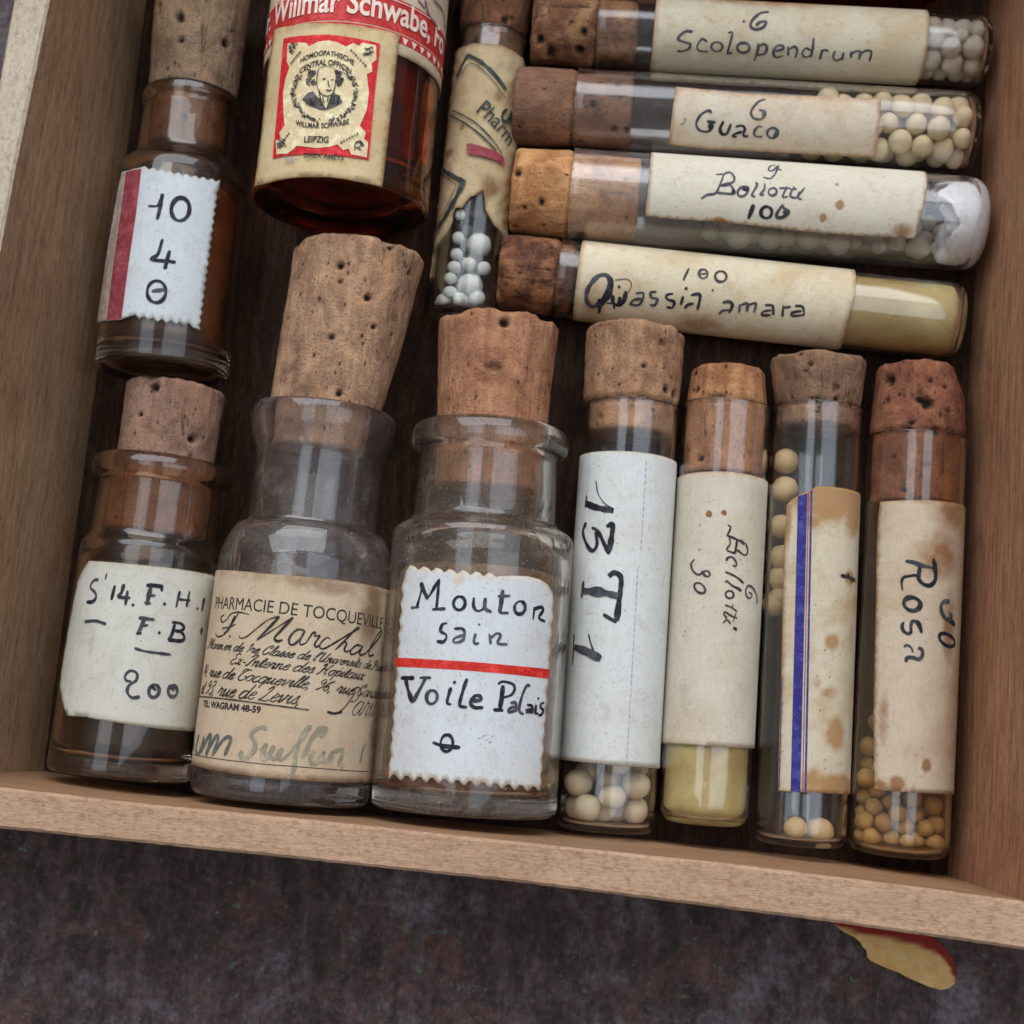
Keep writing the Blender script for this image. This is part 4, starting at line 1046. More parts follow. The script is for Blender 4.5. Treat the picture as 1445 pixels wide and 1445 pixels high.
# ================================================================== BOTTLES
# ---- "Mouton sain"
v = Vessel('corked_bottle', 'clear bottle with flared lip and red-barred white label reading Mouton sain', 'bottle', 'corked bottles',
           (654, 1146), (693, 612), (542, 900), (801, 900)); G = v.R; BMo = v
rn = v.rs((591.5, 690), (783, 690)); rl = v.rs((581.5, 618), (805, 624)); tl_ = v.tA(687, 579, rl); tsh = v.tA(674, 735, G); tlb = v.tS(693, 640)
print('mouton', rn, rl, tl_, tsh, tlb)
w_ = .11
prof = [(.06, 0, 0), (.0, G * .78, .1), (.0, G, .16), (tsh, G, .12), (tsh + .13, rn + .05, .1), (tlb - .05, rn, .06), (tlb, rl - .02, .08), (tlb + .14, rl, .05), (tl_ - .06, rl - .03, .06), (tl_, rl - .16, .08), (tl_, rn - .14, .1),
        (tl_ - .25, rn - .16, .1), (tsh + .08, rn - .13, .1), (tsh - .06, G - .2, .2), (tsh - .3, G - w_, .1), (.28, G - w_, .2), (.22, G * .5, .2), (.26, 0, 0)]
lathe('glass_body', fillet(prof), g_bot, v.o, seg=110, wob=.01, seed=1)
ck = cork_mat('cork_rosy_tan', srgb(176, 124, 92), srgb(130, 84, 62), srgb(198, 150, 112), seed=10, streak=.7)
rt = v.rs((616, 450), (784, 460)); rb = v.rs((615, 570), (769, 576)); z8 = Z(350, 300, 3.01)
cork(v, v.tA(665, 683, rn - .2), tl_ - .1, v.tA(668, 432, rt), rn - .19, rb, rt, ck, npits=5, seed=37, chips=3, pits=[pit(v, *z8(855, 712), 2.5, rt), pit(v, *z8(1085, 465), 6, rt)])
R = lab_R(v); z = Z(550, 790, 4.379)
out = [(105, 70)]
x = 130
top = lambda x: 40 + (x - 130) * .095
while x < 690:                                            # deckle edge, top
    out += [(x, top(x) - 6), (x + 25, top(x) + 2), (x + 48, top(x) + 24), (x + 62, top(x) + 16)]; x += 80
out += [(760, 98), (850, 102), (920, 120), (970, 150), (1000, 200), (1010, 260)]
ys = list(np.linspace(300, 1380, 22))
for i, y in enumerate(ys): out.append((1010 - (y - 260) * .072 + (5 if i % 2 else -5), y))
x = 905; bot = lambda x: 1345 + x * .085
out += [(925, 1425)]
while x > 10:
    out += [(x + 8, bot(x) + 2), (x - 8, bot(x) - 20), (x - 28, bot(x) - 22), (x - 44, bot(x) - 2), (x - 56, bot(x) + 8)]; x -= 78
out += [(0, 1340)]
for i, y in enumerate(np.linspace(1260, 120, 24)): out.append((5 + (1260 - y) * .072 + (6 if i % 2 else -6), y))
paper_label(v, 'label', pp(v, z, out, R), paper('label_paper_mouton', srgb(212, 216, 220), srgb(196, 192, 180), srgb(196, 170, 128), .3, 31), R, grid=.07, edge_w=.05,
            stains=[(*v.hit(*z(430, 110), R), .12, .15, .5), (*v.hit(*z(1000, 500), R), .08, .9, .3)])
pr = Print(v, prn_R(v)); B = ink_black
wd(z, [[(130, 296), (182, 292)], [(168, 290), (190, 210), (203, 148)], [(305, 118), (298, 200), (288, 305)], [(262, 306), (345, 302)], [(235, 238), (270, 180), (305, 118)]], 3.2, B)
pr.pen(z, [(192, 140), (210, 190), (236, 242)], 5.2, B)
wd(z, [ell(430, 268, 36, 42, 10), [(520, 232), (518, 285), (540, 315), (578, 300), (592, 235)], [(590, 240), (590, 300), (630, 322)], [(700, 185), (690, 250), (680, 320), (735, 328)], [(668, 225), (745, 222)], ell(804, 296, 33, 40, 10), [(895, 290), (886, 370)], [(892, 305), (935, 292), (948, 312), (922, 358), (960, 382)]], 3.4, B)
pr.pen(z, [(698, 190), (682, 318)], 4.4, B)
wd(z, [[(355, 390), (325, 400), (315, 440), (350, 465), (340, 500), (290, 505)]], 3.2, B); pr.pen(z, [(290, 503), (330, 508), (350, 480)], 4, B)
wd(z, [[(398, 425), (445, 425), (462, 445), (455, 505)], [(455, 465), (400, 485), (395, 508), (430, 508), (455, 490)], [(530, 455), (520, 500), (528, 518), (552, 514)], [(615, 455), (624, 520)], [(622, 485), (660, 455), (685, 465), (668, 515), (728, 522)]], 2.8, ink_grey)
wd(z, [[(398, 425), (445, 425), (462, 445)], [(400, 485), (395, 508), (430, 508)]], 2.4, B); pr.dot(z, 553, 400, 1.6, ink_grey)
RR = prn_R(v)
pr.ppoly(z, [(35, 604), (250, 615), (500, 630), (750, 652), (988, 676), (984, 736), (750, 708), (500, 686), (250, 670), (34, 660)], ink_red)
pr.pen(z, [(68, 730), (152, 730)], 4.6, B); pr.pen(z, [(98, 735), (115, 810), (142, 882)], 6, B); pr.pen(z, [(142, 880), (180, 810), (220, 735)], 4.4, B); pr.pen(z, [(185, 728), (255, 728)], 3, B)
wd(z, [ell(260, 848, 33, 42, 10), [(378, 788), (360, 850), (355, 885), (380, 893)], [(478, 733), (455, 800), (432, 885), (440, 905), (478, 910)], [(505, 872), (560, 866), (558, 842), (525, 842), (500, 885), (525, 912), (578, 912)]], 3.6, B)
pr.dot(z, 400, 757, 2.2, B)
pr.pen(z, [(700, 775), (692, 850), (680, 925)], 4.6, B); wd(z, [[(640, 926), (702, 930)], [(668, 768), (700, 752), (760, 768), (772, 800), (750, 835), (700, 852)]], 3.4, B)
wd(z, [[(745, 885), (778, 885), (780, 940)], [(775, 905), (740, 920), (738, 942), (778, 930)], [(868, 778), (845, 780), (815, 850), (800, 930), (828, 955)], [(905, 895), (900, 945), (918, 948)], [(955, 882), (932, 892), (935, 915), (950, 930), (935, 958), (918, 958)]], 3.4, B)
pr.pen(z, [(848, 895), (880, 905), (880, 950)], 4, B); pr.pen(z, [(840, 935), (882, 930)], 8, B); pr.dot(z, 918, 857, 1.8, B)
wd(z, [ell(352, 1132, 38, 52, 5)], 3, B); pr.pen(z, [(265, 1128), (330, 1150), (436, 1160)], 4.4, B)
for i in range(60):
    x, y = rnd.choice([(60, 980), (590, 1110), (90, 520), (600, 1100), (60, 1010), (500, 700)]); pr.dot(z, x + rnd.gauss(0, 45), y + rnd.gauss(0, 45), rnd.uniform(.35, .8), ink_grey)
pr.done('lettering', v.o.children[-1])
kb = M('brown_residue'); nn = kb.noise(kb.co, 6, 6, .7); kb.set(color=kb.ramp(nn, [(.35, srgb(70, 34, 20)), (.52, srgb(150, 78, 46)), (.7, srgb(196, 150, 116))]), rough=.9); kb.bump(nn, .05, 1)
fill('dried_residue', v, [(.30, 0, 0), (.30, G - w_ - .02, .1), (.56, G - w_ - .02, .03), (.50, G * .5, .05), (.48, 0, 0)], kb.m, 'rust-brown dried residue at the bottom of the Mouton sain bottle', 'residue', wob=.03)

kb2 = M('brown_powder_film'); nn = kb2.noise(kb2.map((1, .6, 1)), 2.2, 7, .72, .4); kb2.set(color=kb2.ramp(nn, [(.32, srgb(64, 44, 30)), (.5, srgb(116, 88, 64)), (.68, srgb(156, 130, 104))]), rough=.9); kb2.bump(nn, .05, 1)
fill('brown_powder', v, [(.60, 0, 0), (.60, G - w_ - .04, .1), (v.hit(*z(500, 30), R)[1] + .1, G - w_ - .04, .3), (v.hit(*z(500, 30), R)[1], G * .4, .1), (v.hit(*z(500, 30), R)[1] - .1, 0, 0)], kb2.m, 'brown powder filling the Mouton sain bottle behind its label', 'powder', wob=.03)

# ---- "Pharmacie" bottle
v = Vessel('corked_bottle', 'clear bottle with large crooked cork and printed pharmacy label in script lettering', 'bottle', 'corked bottles',
           (394, 1128), (458, 590), (297, 830), (547, 830)); G = v.R; BM = v
ck = cork_mat('cork_big_mottled', srgb(178, 140, 112), srgb(120, 86, 66), srgb(206, 164, 126), seed=14, streak=.45)
r1 = v.rs((355, 590), (561, 604)); r2 = v.rs((361, 640), (541, 655)); r3 = v.rs((345, 735), (523, 757)); r4 = v.rs((308, 778), (540, 800))
tl_ = v.tA(443, 559, r1); ta_, tb_, tc_, td_ = v.tS(457, 622), v.tS(451, 648), v.tS(434, 745), v.tS(424, 789); tsh = v.tS(422, 822)
print('marchal', r1, r2, r3, r4, tl_, ta_, tb_, tc_, td_, tsh)
prof = [(.08, 0, 0), (.0, G * .75, .1), (.0, G, .2), (tsh - .10, G, .2), (td_ + .01, r4 + .08, .25), (tc_ - .05, r3 + .15, .08), (tc_, r3 + .01, .04), (tb_, r2 - .02, .25), (ta_, r1 - .04, .15), (tl_ - .12, r1, .12), (tl_, r1 - .03, .05), (tl_ + .01, r1 - .12, .04),
        (tl_ - .3, r2 - .1, .2), (tb_, r2 - .13, .2), (tc_ - .02, r3 - .12, .1), (tc_ - .18, r3 + .08, .15), (tsh - .16, G - .13, .25), (.3, G - .12, .2), (.24, G * .5, .2), (.3, 0, 0)]
lathe('glass_body', fillet(prof), g_hazy, v.o, seg=110, wob=.014, seed=2)
rt = v.rs((416.5, 350), (599, 378)); rb = v.rs((388, 556), (544, 576))
dx = .10
cork(v, v.tA(450, 624, r2 - .2), tl_ - .05, v.tA(487, 328, rt), r2 - .22, rb, rt, ck, axis=(dx, 0.0, tl_), npits=8, seed=41, chips=2, depth=.07,
     pits=[(lambda s_: (s_[0] / rt - dx * (s_[1] - tl_) / rt, s_[1], rp / 104))(v.hit(*z8(x, y), rt)) for x, y, rp in ((598, 160, 5), (390, 222, 6), (390, 288, 4), (513, 362, 6), (543, 487, 5), (350, 520, 5), (615, 525, 3), (402, 760, 6), (205, 205, 2.5), (660, 260, 3))])
R = lab_R(v); zm = Z(250, 740, 3.44); zb6 = Z(270, 830, 5.16)
top_ = pp(v, zm, [(200, 222), (430, 240), (700, 262), (950, 298)], R); bot_ = pp(v, zm, [(90, 1172), (250, 1205), (400, 1230), (700, 1250), (900, 1252)], R)
Wl = R * 2.0
poly = [(-Wl, bot_[0][1] + .05)] + bot_ + [(Wl, bot_[-1][1] - .02), (Wl, top_[-1][1] - .02)] + top_[::-1] + [(-Wl, top_[0][1] + .02)]
sp = lambda z, x, y, rx, ry, k: (*v.hit(*z(x, y), R), rx, ry, k)
paper_label(v, 'label', poly, paper('label_paper_pharmacy', srgb(204, 184, 158), srgb(182, 154, 124), srgb(126, 96, 70), .6, 37), R, grid=.08, edge_w=.10,
            stains=[sp(zm, 940, 420, .25, .6, .7), sp(zm, 700, 300, .7, .15, .5), sp(zm, 500, 1235, .6, .1, .5), sp(zm, 950, 1000, .2, .7, .5)])
pr = Print(v, prn_R(v)); K = ink_print
pr.text('PHARMACIE DE TOCQUEVILLE', (10, 17), zb6(628, 184), zb6(1132, 250), K, hs=1.12)
wd(zb6, [[(240, 190), (215, 215), (225, 247), (258, 228), (285, 190), (340, 174), (420, 190)], [(345, 178), (290, 270), (240, 335), (190, 352), (175, 325)], [(225, 292), (285, 280), (322, 260)]], 1.5, K)
pr.pen(zb6, [(318, 200), (275, 290), (235, 338)], 2.6, K); pr.dot(zb6, 280, 350, 1.8, K)
wd(zb6, [[(345, 345), (362, 364), (405, 350), (480, 290), (560, 230), (642, 203)], [(480, 378), (600, 300), (742, 212)]], 1.3, K)
pr.pen(zb6, [(642, 203), (590, 262), (478, 378)], 2.8, K); pr.pen(zb6, [(742, 212), (660, 300), (606, 362), (630, 386), (665, 375)], 2.8, K)
wd(zb6, [[(825, 305), (770, 302), (718, 355), (715, 402), (745, 410), (800, 360), (828, 308)], [(828, 308), (792, 378), (797, 412), (835, 398)], [(835, 398), (885, 325), (905, 322), (898, 348), (940, 345)], [(940, 345), (900, 402), (908, 428), (940, 412)], [(1012, 372), (990, 358), (945, 395), (935, 430), (962, 442), (1015, 415)],
             [(1015, 415), (1140, 340), (1210, 300), (1222, 288), (1195, 298), (1130, 370), (1048, 450)], [(1062, 432), (1112, 395), (1132, 402), (1115, 442), (1128, 462), (1165, 448)], [(1248, 425), (1205, 415), (1160, 455), (1168, 482), (1210, 465), (1250, 425)], [(1250, 425), (1225, 468), (1236, 487), (1268, 475)], [(1268, 475), (1335, 400), (1385, 332), (1380, 312), (1350, 350), (1300, 440), (1297, 492), (1330, 482)]], 2.0, K)

GL = {
 'a': ([[(.75, .9), (.4, 1), (.08, .6), (.1, .1), (.4, 0), (.7, .5), (.8, 1)], [(.8, 1), (.68, .2), (.8, 0), (1, .25)]], .98),
 'b': ([[(0, .2), (.4, 1.4), (.5, 1.9), (.32, 1.8), (.1, .3), (.35, 0), (.65, .4), (.5, .95)]], .8),
 'c': ([[(.65, .85), (.45, 1), (.1, .6), (.1, .1), (.4, 0), (.72, .3)]], .7),
 'd': ([[(.75, .9), (.4, 1), (.08, .6), (.1, .1), (.4, 0), (.7, .5), (.95, 1.9)], [(.95, 1.9), (.7, .3), (.8, 0), (1, .25)]], .98),
 'e': ([[(.1, .45), (.5, .6), (.6, .85), (.42, 1), (.12, .6), (.12, .1), (.4, 0), (.72, .3)]], .7),
 'f': ([[(0, .2), (.4, 1.4), (.5, 1.9), (.3, 1.6), (.0, -.8)]], .5),
 'g': ([[(.75, .9), (.4, 1), (.08, .6), (.1, .1), (.4, 0), (.7, .5), (.8, 1)], [(.8, 1), (.55, -.8), (.2, -.8), (.9, .2)]], .9),
 'h': ([[(0, .1), (.5, 1.5), (.55, 1.9), (.38, 1.8), (.1, 0)], [(.15, .5), (.5, 1), (.65, .85), (.6, .2), (.72, 0), (.92, .25)]], .9),
 'i': ([[(0, .4), (.22, 1), (.12, .2), (.25, 0), (.45, .25)], [(.3, 1.45), (.34, 1.5)]], .42),
 'l': ([[(0, .2), (.4, 1.3), (.5, 1.9), (.34, 1.8), (.12, .3), (.25, 0), (.45, .25)]], .42),
 'm': ([[(0, .7), (.2, 1), (.1, 0)], [(.12, .5), (.4, 1), (.5, .85), (.42, 0)], [(.45, .5), (.75, 1), (.88, .85), (.8, .2), (.9, 0), (1.1, .25)]], 1.1),
 'n': ([[(0, .7), (.2, 1), (.1, 0)], [(.12, .5), (.45, 1), (.58, .85), (.5, .2), (.62, 0), (.82, .25)]], .82),
 'o': ([[(.5, 1), (.15, .8), (.05, .3), (.3, 0), (.6, .3), (.6, .8), (.45, 1), (.8, .85)]], .78),
 'p': ([[(0, .6), (.25, 1), (0, -.8)], [(.15, .6), (.5, 1), (.65, .7), (.5, .1), (.2, .05)], [(.5, .05), (.8, .25)]], .8),
 'q': ([[(.75, .9), (.4, 1), (.08, .6), (.1, .1), (.4, 0), (.7, .5), (.8, 1)], [(.8, 1), (.6, -.8)], [(.62, -.2), (.9, .25)]], .9),
 'r': ([[(0, .3), (.25, 1.1), (.3, .9), (.55, .9), (.45, .2), (.55, 0), (.75, .25)]], .74),
 's': ([[(0, .1), (.4, 1.1), (.45, .7), (.5, .2), (.3, 0), (.1, .12)], [(.3, 0), (.65, .25)]], .65),
 't': ([[(0, .3), (.4, 1.6), (.2, .2), (.32, 0), (.55, .25)], [(.05, 1.1), (.6, 1.1)]], .52),
 'u': ([[(0, .6), (.18, 1), (.1, .2), (.25, 0), (.55, .5), (.68, 1)], [(.68, 1), (.58, .2), (.7, 0), (.9, .25)]], .9),
 'v': ([[(0, .7), (.18, 1), (.2, 0), (.55, .6), (.6, 1), (.85, .85)]], .82),
 'x': ([[(0, .8), (.25, 1), (.4, 0), (.65, .2)], [(.65, 1), (0, 0)]], .75),
 ',': ([[(.15, .1), (.05, -.35)]], .35), '.': ([[(.1, .0), (.14, .1)]], .3), '-': ([[(.05, .5), (.45, .5)]], .55), "'": ([[(.2, 1.9), (.12, 1.4)]], .3), ' ': ([], .5),
 'C': ([[(.95, 1.5), (.8, 1.9), (.3, 1.5), (.05, .6), (.3, 0), (.75, .2), (.85, .6)], [(.95, 1.5), (.6, 1.3)]], 1.05),
 'E': ([[(.85, 1.7), (.5, 1.9), (.2, 1.5), (.55, 1.05), (.1, .7), (.15, .1), (.55, 0), (.9, .4)]], .95),
 'H': ([[(0, 1.5), (.3, 1.9), (.3, 1), (.1, 0), (-.1, .1)], [(1.1, 1.9), (.75, 1), (.8, .1), (1.05, .2)], [(.2, .9), (.9, 1.0)]], 1.2),
 'I': ([[(.1, 1.5), (.4, 1.9), (.8, 1.9), (.5, 1), (.3, .1), (0, .1)]], .8),
 'L': ([[(.2, 1.4), (.5, 1.9), (.6, 1.6), (.3, .5), (.0, .05), (.3, .05), (.6, -.05), (1.0, .2)]], 1.0),
 'T': ([[(.1, 1.3), (.3, 1.8), (1.1, 1.75)], [(.75, 1.8), (.3, 1.2), (.1, .5), (.35, 0), (.85, .15), (1, .7), (.7, .7)]], 1.1),
 'U': ([[(0, 1.5), (.3, 1.9), (.2, .7), (.35, 0), (.7, .3), (1.0, 1.9)], [(1.0, 1.9), (.8, .2), (.95, 0), (1.15, .25)]], 1.2),
 'P': ([[(.5, 1.7), (.2, .4), (-.3, -.1)], [(.1, 1.2), (.0, 1.6), (.5, 2), (1.0, 1.7), (.9, 1.1), (.5, .9)]], 1.0),
 '1': ([[(.1, 1.4), (.45, 1.8), (.3, 0)]], .6), '4': ([[(.5, 1.8), (.05, .6), (.7, .6)], [(.6, 1.1), (.45, 0)]], .8),
 '6': ([[(.75, 1.7), (.3, 1.2), (.1, .4), (.4, 0), (.65, .4), (.5, .8), (.15, .5)]], .8), '9': ([[(.7, 1.3), (.4, 1.8), (.15, 1.4), (.35, 1), (.7, 1.4), (.6, .5), (.2, 0)]], .8),
 '3': ([[(.15, 1.6), (.5, 1.8), (.6, 1.3), (.3, 1), (.65, .6), (.4, 0), (.05, .2)]], .75),
}
def script(st, sub, pa, pb, wpx, m, slant=.45, hs=1.0):
    adv = lambda q: sum(GL[c][1] for c in q)
    x0, x1 = adv(st[:sub[0]]), adv(st[:sub[1]]); a, b = np.array(v.hit(*pa, pr.R)), np.array(v.hit(*pb, pr.R))
    sc = np.linalg.norm(b - a) / (x1 - x0); ex = (b - a) / np.linalg.norm(b - a); ey = np.array([-ex[1], ex[0]]); X = 0
    for c in st:
        for s_ in GL[c][0]:
            pr.stroke([a + ex * ((X + x + slant * y - x0) * sc) + ey * (y * sc * hs) for x, y in s_], wpx / 104, m, taper=.3)
        X += GL[c][1]
script("Pharm.en de 1re Classe de l'Universite de Paris", (9, 39), zb6(300, 455), zb6(1245, 580), 1.35, K, hs=.70)
script("Ex-Interne des Hopitaux", (0, 23), zb6(275, 550), zb6(1250, 668), 1.5, K, hs=.66)
script("14, rue de Tocqueville, 96, rue Cardinet", (4, 31), zb6(125, 640), zb6(1175, 775), 1.5, K, hs=.68)
script("et 93, rue de Levis,", (7, 20), zb6(182, 780), zb6(790, 848), 1.5, K, hs=.75)
script("Paris", (0, 5), zb6(1070, 912), zb6(1330, 935), 1.5, K, hs=.9)
pr.pen(zb6, [(990, 900), (1040, 912), (1100, 900)], 3, K)
for x, y in ((620, 770), (1215, 515), (1095, 590)): pr.pen(zb6, [(x, y), (x + 14, y - 14)], 1.2, K)
pr.pen(zb6, [(60, 787), (300, 812), (855, 886)], 1.3, K, taper=0)
pr.text('TEL: WAGRAM 48-59', (5, 11), zb6(140, 868), zb6(345, 892), K, hs=1.0, bold=.04)
pr.pen(zb6, [(10, 1207), (250, 1250), (520, 1280), (900, 1310), (1290, 1335)], .8, K, taper=0, vary=.1)
zs = Z(270, 980, 5.558)
for st in ([(25, 300), (20, 380), (12, 450)], [(60, 310), (35, 430), (60, 460), (100, 330)], [(100, 330), (75, 460)], [(75, 450), (140, 320), (150, 340), (115, 480)], [(115, 470), (190, 330), (210, 345), (165, 485)], [(170, 470), (260, 345), (310, 350), (260, 480)]):
    pr.pen(zs, st, 4.0, ink_teal)
for st in ([(590, 270), (540, 258), (470, 310), (500, 380), (490, 440), (430, 500), (385, 480), (400, 440)], [(540, 440), (590, 390), (555, 490), (590, 500), (650, 400)], [(650, 400), (620, 480), (655, 502), (712, 420)], [(712, 420), (688, 500), (720, 510)],
           [(720, 510), (800, 430), (930, 265), (890, 280), (830, 420), (800, 600), (750, 660)], [(870, 500), (950, 340), (1060, 275), (1010, 265), (940, 350), (900, 480)], [(1010, 340), (1060, 290)], [(960, 440), (930, 520), (980, 540), (1040, 450), (1020, 540)], [(1050, 540), (1110, 450), (1090, 540)], [(1110, 450), (1190, 440), (1150, 560)]):
    pr.pen(zs, st, 4.2, ink_green)
pr.dot(zs, 1180, 575, 2.2, ink_green); pr.pen(zs, [(1370, 380), (1340, 450), (1325, 540)], 4, ink_green)
pr.done('lettering', v.o.children[-1])

kb3 = M('dark_brown_dregs'); nn = kb3.noise(kb3.map((1, .6, 1)), 1.8, 7, .72, .4); kb3.set(color=kb3.ramp(nn, [(.32, srgb(22, 14, 10)), (.55, srgb(50, 34, 26)), (.72, srgb(84, 62, 48))]), rough=.55); kb3.bump(nn, .05, 1)
tq = top_[1][1] + .12
fill('dark_dregs', v, [(.34, 0, 0), (.34, G - .15, .2), (tq, G - .15, .35), (tq - .1, G * .4, .1), (tq - .2, 0, 0)], kb3.m, 'dark brown dregs inside the bottle with the printed pharmacy label', 'contents', wob=.03)

# ---- "S 14" bottle
v = Vessel('corked_bottle', 'wide-necked bottle in the lower left corner, label reading S 14 F.H F.B 200', 'bottle', 'corked bottles',
           (168, 1095), (233, 655), (102, 860), (306, 860)); G = v.R; BL = v
r1 = v.rs((130.5, 652), (335, 676)); r2 = v.rs((139, 700), (313, 712)); z7 = Z(0, 500, 2.2225); zl = Z(60, 780, 5.558)
tl_ = v.tA(228, 633, r1); tlb = v.tS(229, 682); tsh = v.tA(212, 766, G)
print('s14', G, r1, r2, tl_, tlb, tsh)
r1 = min(r1, G * 1.02)
prof = [(.06, 0, 0), (.0, G * .78, .1), (.0, G, .18), (tsh, G, .16), (tsh + .12, r2 + .02, .1), (tlb - .03, r2, .05), (tlb + .02, r1 - .03, .06), (tlb + .14, r1, .08), (tl_ - .03, r1 - .06, .08), (tl_, r2 - .1, .1),
        (tl_ - .2, r2 - .13, .1), (tsh + .1, r2 - .12, .1), (tsh - .15, G - .1, .15), (.26, G - .1, .2), (.2, G * .5, .2), (.24, 0, 0)]
lathe('glass_body', fillet(prof), g_brown, v.o, seg=100, wob=.01, seed=3)
ck = cork_mat('cork_pinkish', srgb(152, 118, 100), srgb(112, 82, 68), srgb(174, 138, 116), seed=15, streak=.1)
rt = v.rs((184.5, 545), (325, 563)); rb = v.rs((174.6, 635), (310.5, 655))
cork(v, v.tA(212, 750, r2 - .15), tl_ - .08, v.tA(237, 532, rt), r2 - .14, rb, rt, ck, npits=3, seed=43, chips=1, pits=[pit(v, *z7(480, 102), 6, rt), pit(v, *z7(437, 188), 4, rt), pit(v, *z7(605, 265), 6, rt)])
R = lab_R(v)
a = pp(v, zl, [(1320, 175), (200, 1280), (350, 1288), (400, 1302), (900, 1380), (1180, 1400), (1000, 120), (700, 90), (370, 65), (320, 140), (280, 230), (245, 400), (215, 560), (180, 760), (150, 950), (140, 1050), (145, 1110), (170, 1200)], R)
Wl = R * 1.9
poly = [a[1], a[2], a[3], a[4], a[5], (Wl, a[5][1] - .03), (Wl, a[0][1] - .05), a[0], a[6], a[7]] + a[8:]
sp = lambda z, x, y, rx, ry, k: (*v.hit(*z(x, y), R), rx, ry, k)
paper_label(v, 'label', poly, paper('label_paper_s14', srgb(208, 206, 196), srgb(188, 180, 160), srgb(150, 140, 108), .45, 41), R, grid=.07, edge_w=.06, stains=[sp(zl, 390, 700, .08, .5, .35), sp(zl, 250, 1000, .15, .3, .3)])
pr = Print(v, prn_R(v)); z = zl; B = ink_black
wd(z, [[(440, 210), (400, 220), (375, 270), (410, 310), (420, 350), (395, 385), (345, 388)]], 3.4, B)
pr.pen(z, [(345, 388), (395, 382), (418, 350)], 4.2, B)
wd(z, [[(505, 160), (492, 210)]], 2, B); wd(z, [[(568, 255), (540, 370)]], 3.8, B); wd(z, [[(640, 245), (620, 310), (600, 345), (690, 355)], [(668, 295), (650, 410)]], 3.6, B); pr.dot(z, 710, 410, 2.2, B)
pr.pen(z, [(815, 255), (890, 258), (950, 268)], 4.8, B); pr.pen(z, [(852, 265), (835, 330), (820, 410)], 4.4, B); wd(z, [[(800, 390), (855, 400)], [(840, 335), (890, 335)]], 3, B); pr.pen(z, [(935, 265), (935, 305)], 3, B); pr.dot(z, 958, 402, 2.4, B)
wd(z, [[(1078, 300), (1048, 430)], [(1155, 300), (1130, 425)], [(1068, 365), (1160, 375)]], 3.4, B); pr.dot(z, 1215, 438, 2.2, B); pr.pen(z, [(1270, 355), (1250, 460)], 4, B)
pr.pen(z, [(330, 540), (420, 535), (500, 560)], 3.8, B)
pr.pen(z, [(755, 510), (880, 525)], 4.2, B); pr.pen(z, [(800, 520), (775, 580), (750, 630)], 3.6, B); wd(z, [[(790, 575), (830, 565)], [(735, 635), (780, 630)]], 2.8, B); pr.dot(z, 915, 628, 2.4, B)
pr.pen(z, [(1040, 550), (1015, 640), (985, 685)], 4.2, B); wd(z, [[(1015, 545), (1085, 555), (1110, 590), (1080, 615), (1035, 610)], [(1080, 615), (1110, 650), (1095, 690), (985, 682)]], 4, B); pr.pen(z, [(1250, 590), (1245, 640)], 4, B)
pr.pen(z, [(720, 748), (820, 775), (1010, 800)], 3.2, B)
wd(z, [[(700, 1010), (655, 1000), (650, 960), (690, 925), (740, 945), (735, 1000), (680, 1040), (665, 1090), (700, 1135), (765, 1130)]], 3.2, B)
pr.pen(z, ell(875, 1085, 40, 50, 15), 3.6, B); pr.pen(z, [(850, 1040), (890, 1080)], 3, B); pr.pen(z, ell(1022, 1085, 36, 45, 0), 3.6, ink_grey); pr.pen(z, [(990, 1040), (1035, 1080)], 3.4, ink_grey)
pr.done('lettering', v.o.children[-1])

tq = a[7][1] + .1
fill('dark_dregs', v, [(.30, 0, 0), (.30, G - .14, .2), (tq, G - .14, .35), (tq - .1, G * .4, .1), (tq - .2, 0, 0)], kb3.m, 'dark brown dregs inside the bottle labelled S 14', 'contents', wob=.03)

# ---- "10 4" bottle
v = Vessel('corked_bottle', 'bottle along the left board, white label with maroon stripe and the numbers 10 and 4', 'bottle', 'corked bottles',
           (228, 528), (273, 125), (150, 350), (340, 350)); G = v.R; B4 = v
r1 = v.rs((201.5, 125), (343, 145)); r2 = v.rs((199, 180), (335, 200)); z1 = Z(0, 0, 2.58)
tl_ = v.tA(270, 107, r1); tlb = v.tS(270, 160); tsh = v.tA(252, 214, G)
print('104', G, r1, r2, tl_, tlb, tsh)
prof = [(.06, 0, 0), (.0, G * .78, .1), (.0, G, .2), (tsh, G, .2), (tsh + .2, r2, .15), (tlb, r2 - .02, .1), (tl_ - .15, r1, .1), (tl_, r1 - .04, .05), (tl_, r1 - .14, .05), (tsh + .2, r2 - .14, .15), (tsh - .1, G - .1, .2), (.28, G - .1, .2), (.22, G * .5, .2), (.26, 0, 0)]
lathe('glass_body', fillet(prof), g_brown, v.o, seg=90, wob=.012, seed=4)
ck = cork_mat('cork_olive_tan', srgb(140, 116, 92), srgb(98, 76, 60), srgb(162, 134, 108), seed=16, streak=.2)
rb = v.rs((221, 90), (344, 110))
cork(v, v.tA(258, 196, r2 - .1), tl_ - .06, v.tA(285, -45, rb + .05), r2 - .16, rb, rb + .06, ck, npits=10, seed=47, pits=[pit(v, *z1(655, 62), 7, rb), pit(v, *z1(822, 162), 6, rb), pit(v, *z1(590, 25), 4, rb)])
R = lab_R(v)
out = [(445, 628), (470, 622), (510, 612)]
x = 530
while x < 790: out += [(x, 606 + (x - 530) * .185), (x + 14, 618 + (x - 530) * .185)]; x += 30
out += [(800, 655)]; y = 690
while y < 1180: out += [(800 - (y - 655) * .132, y), (790 - (y - 655) * .132, y + 14)]; y += 30
out += [(730, 1203)]; x = 700
while x > 480: out += [(x, 1195 - (720 - x) * .15), (x - 14, 1178 - (720 - x) * .15)]; x -= 32
out += [(440, 1165), (400, 1168), (345, 1178), (395, 900)]
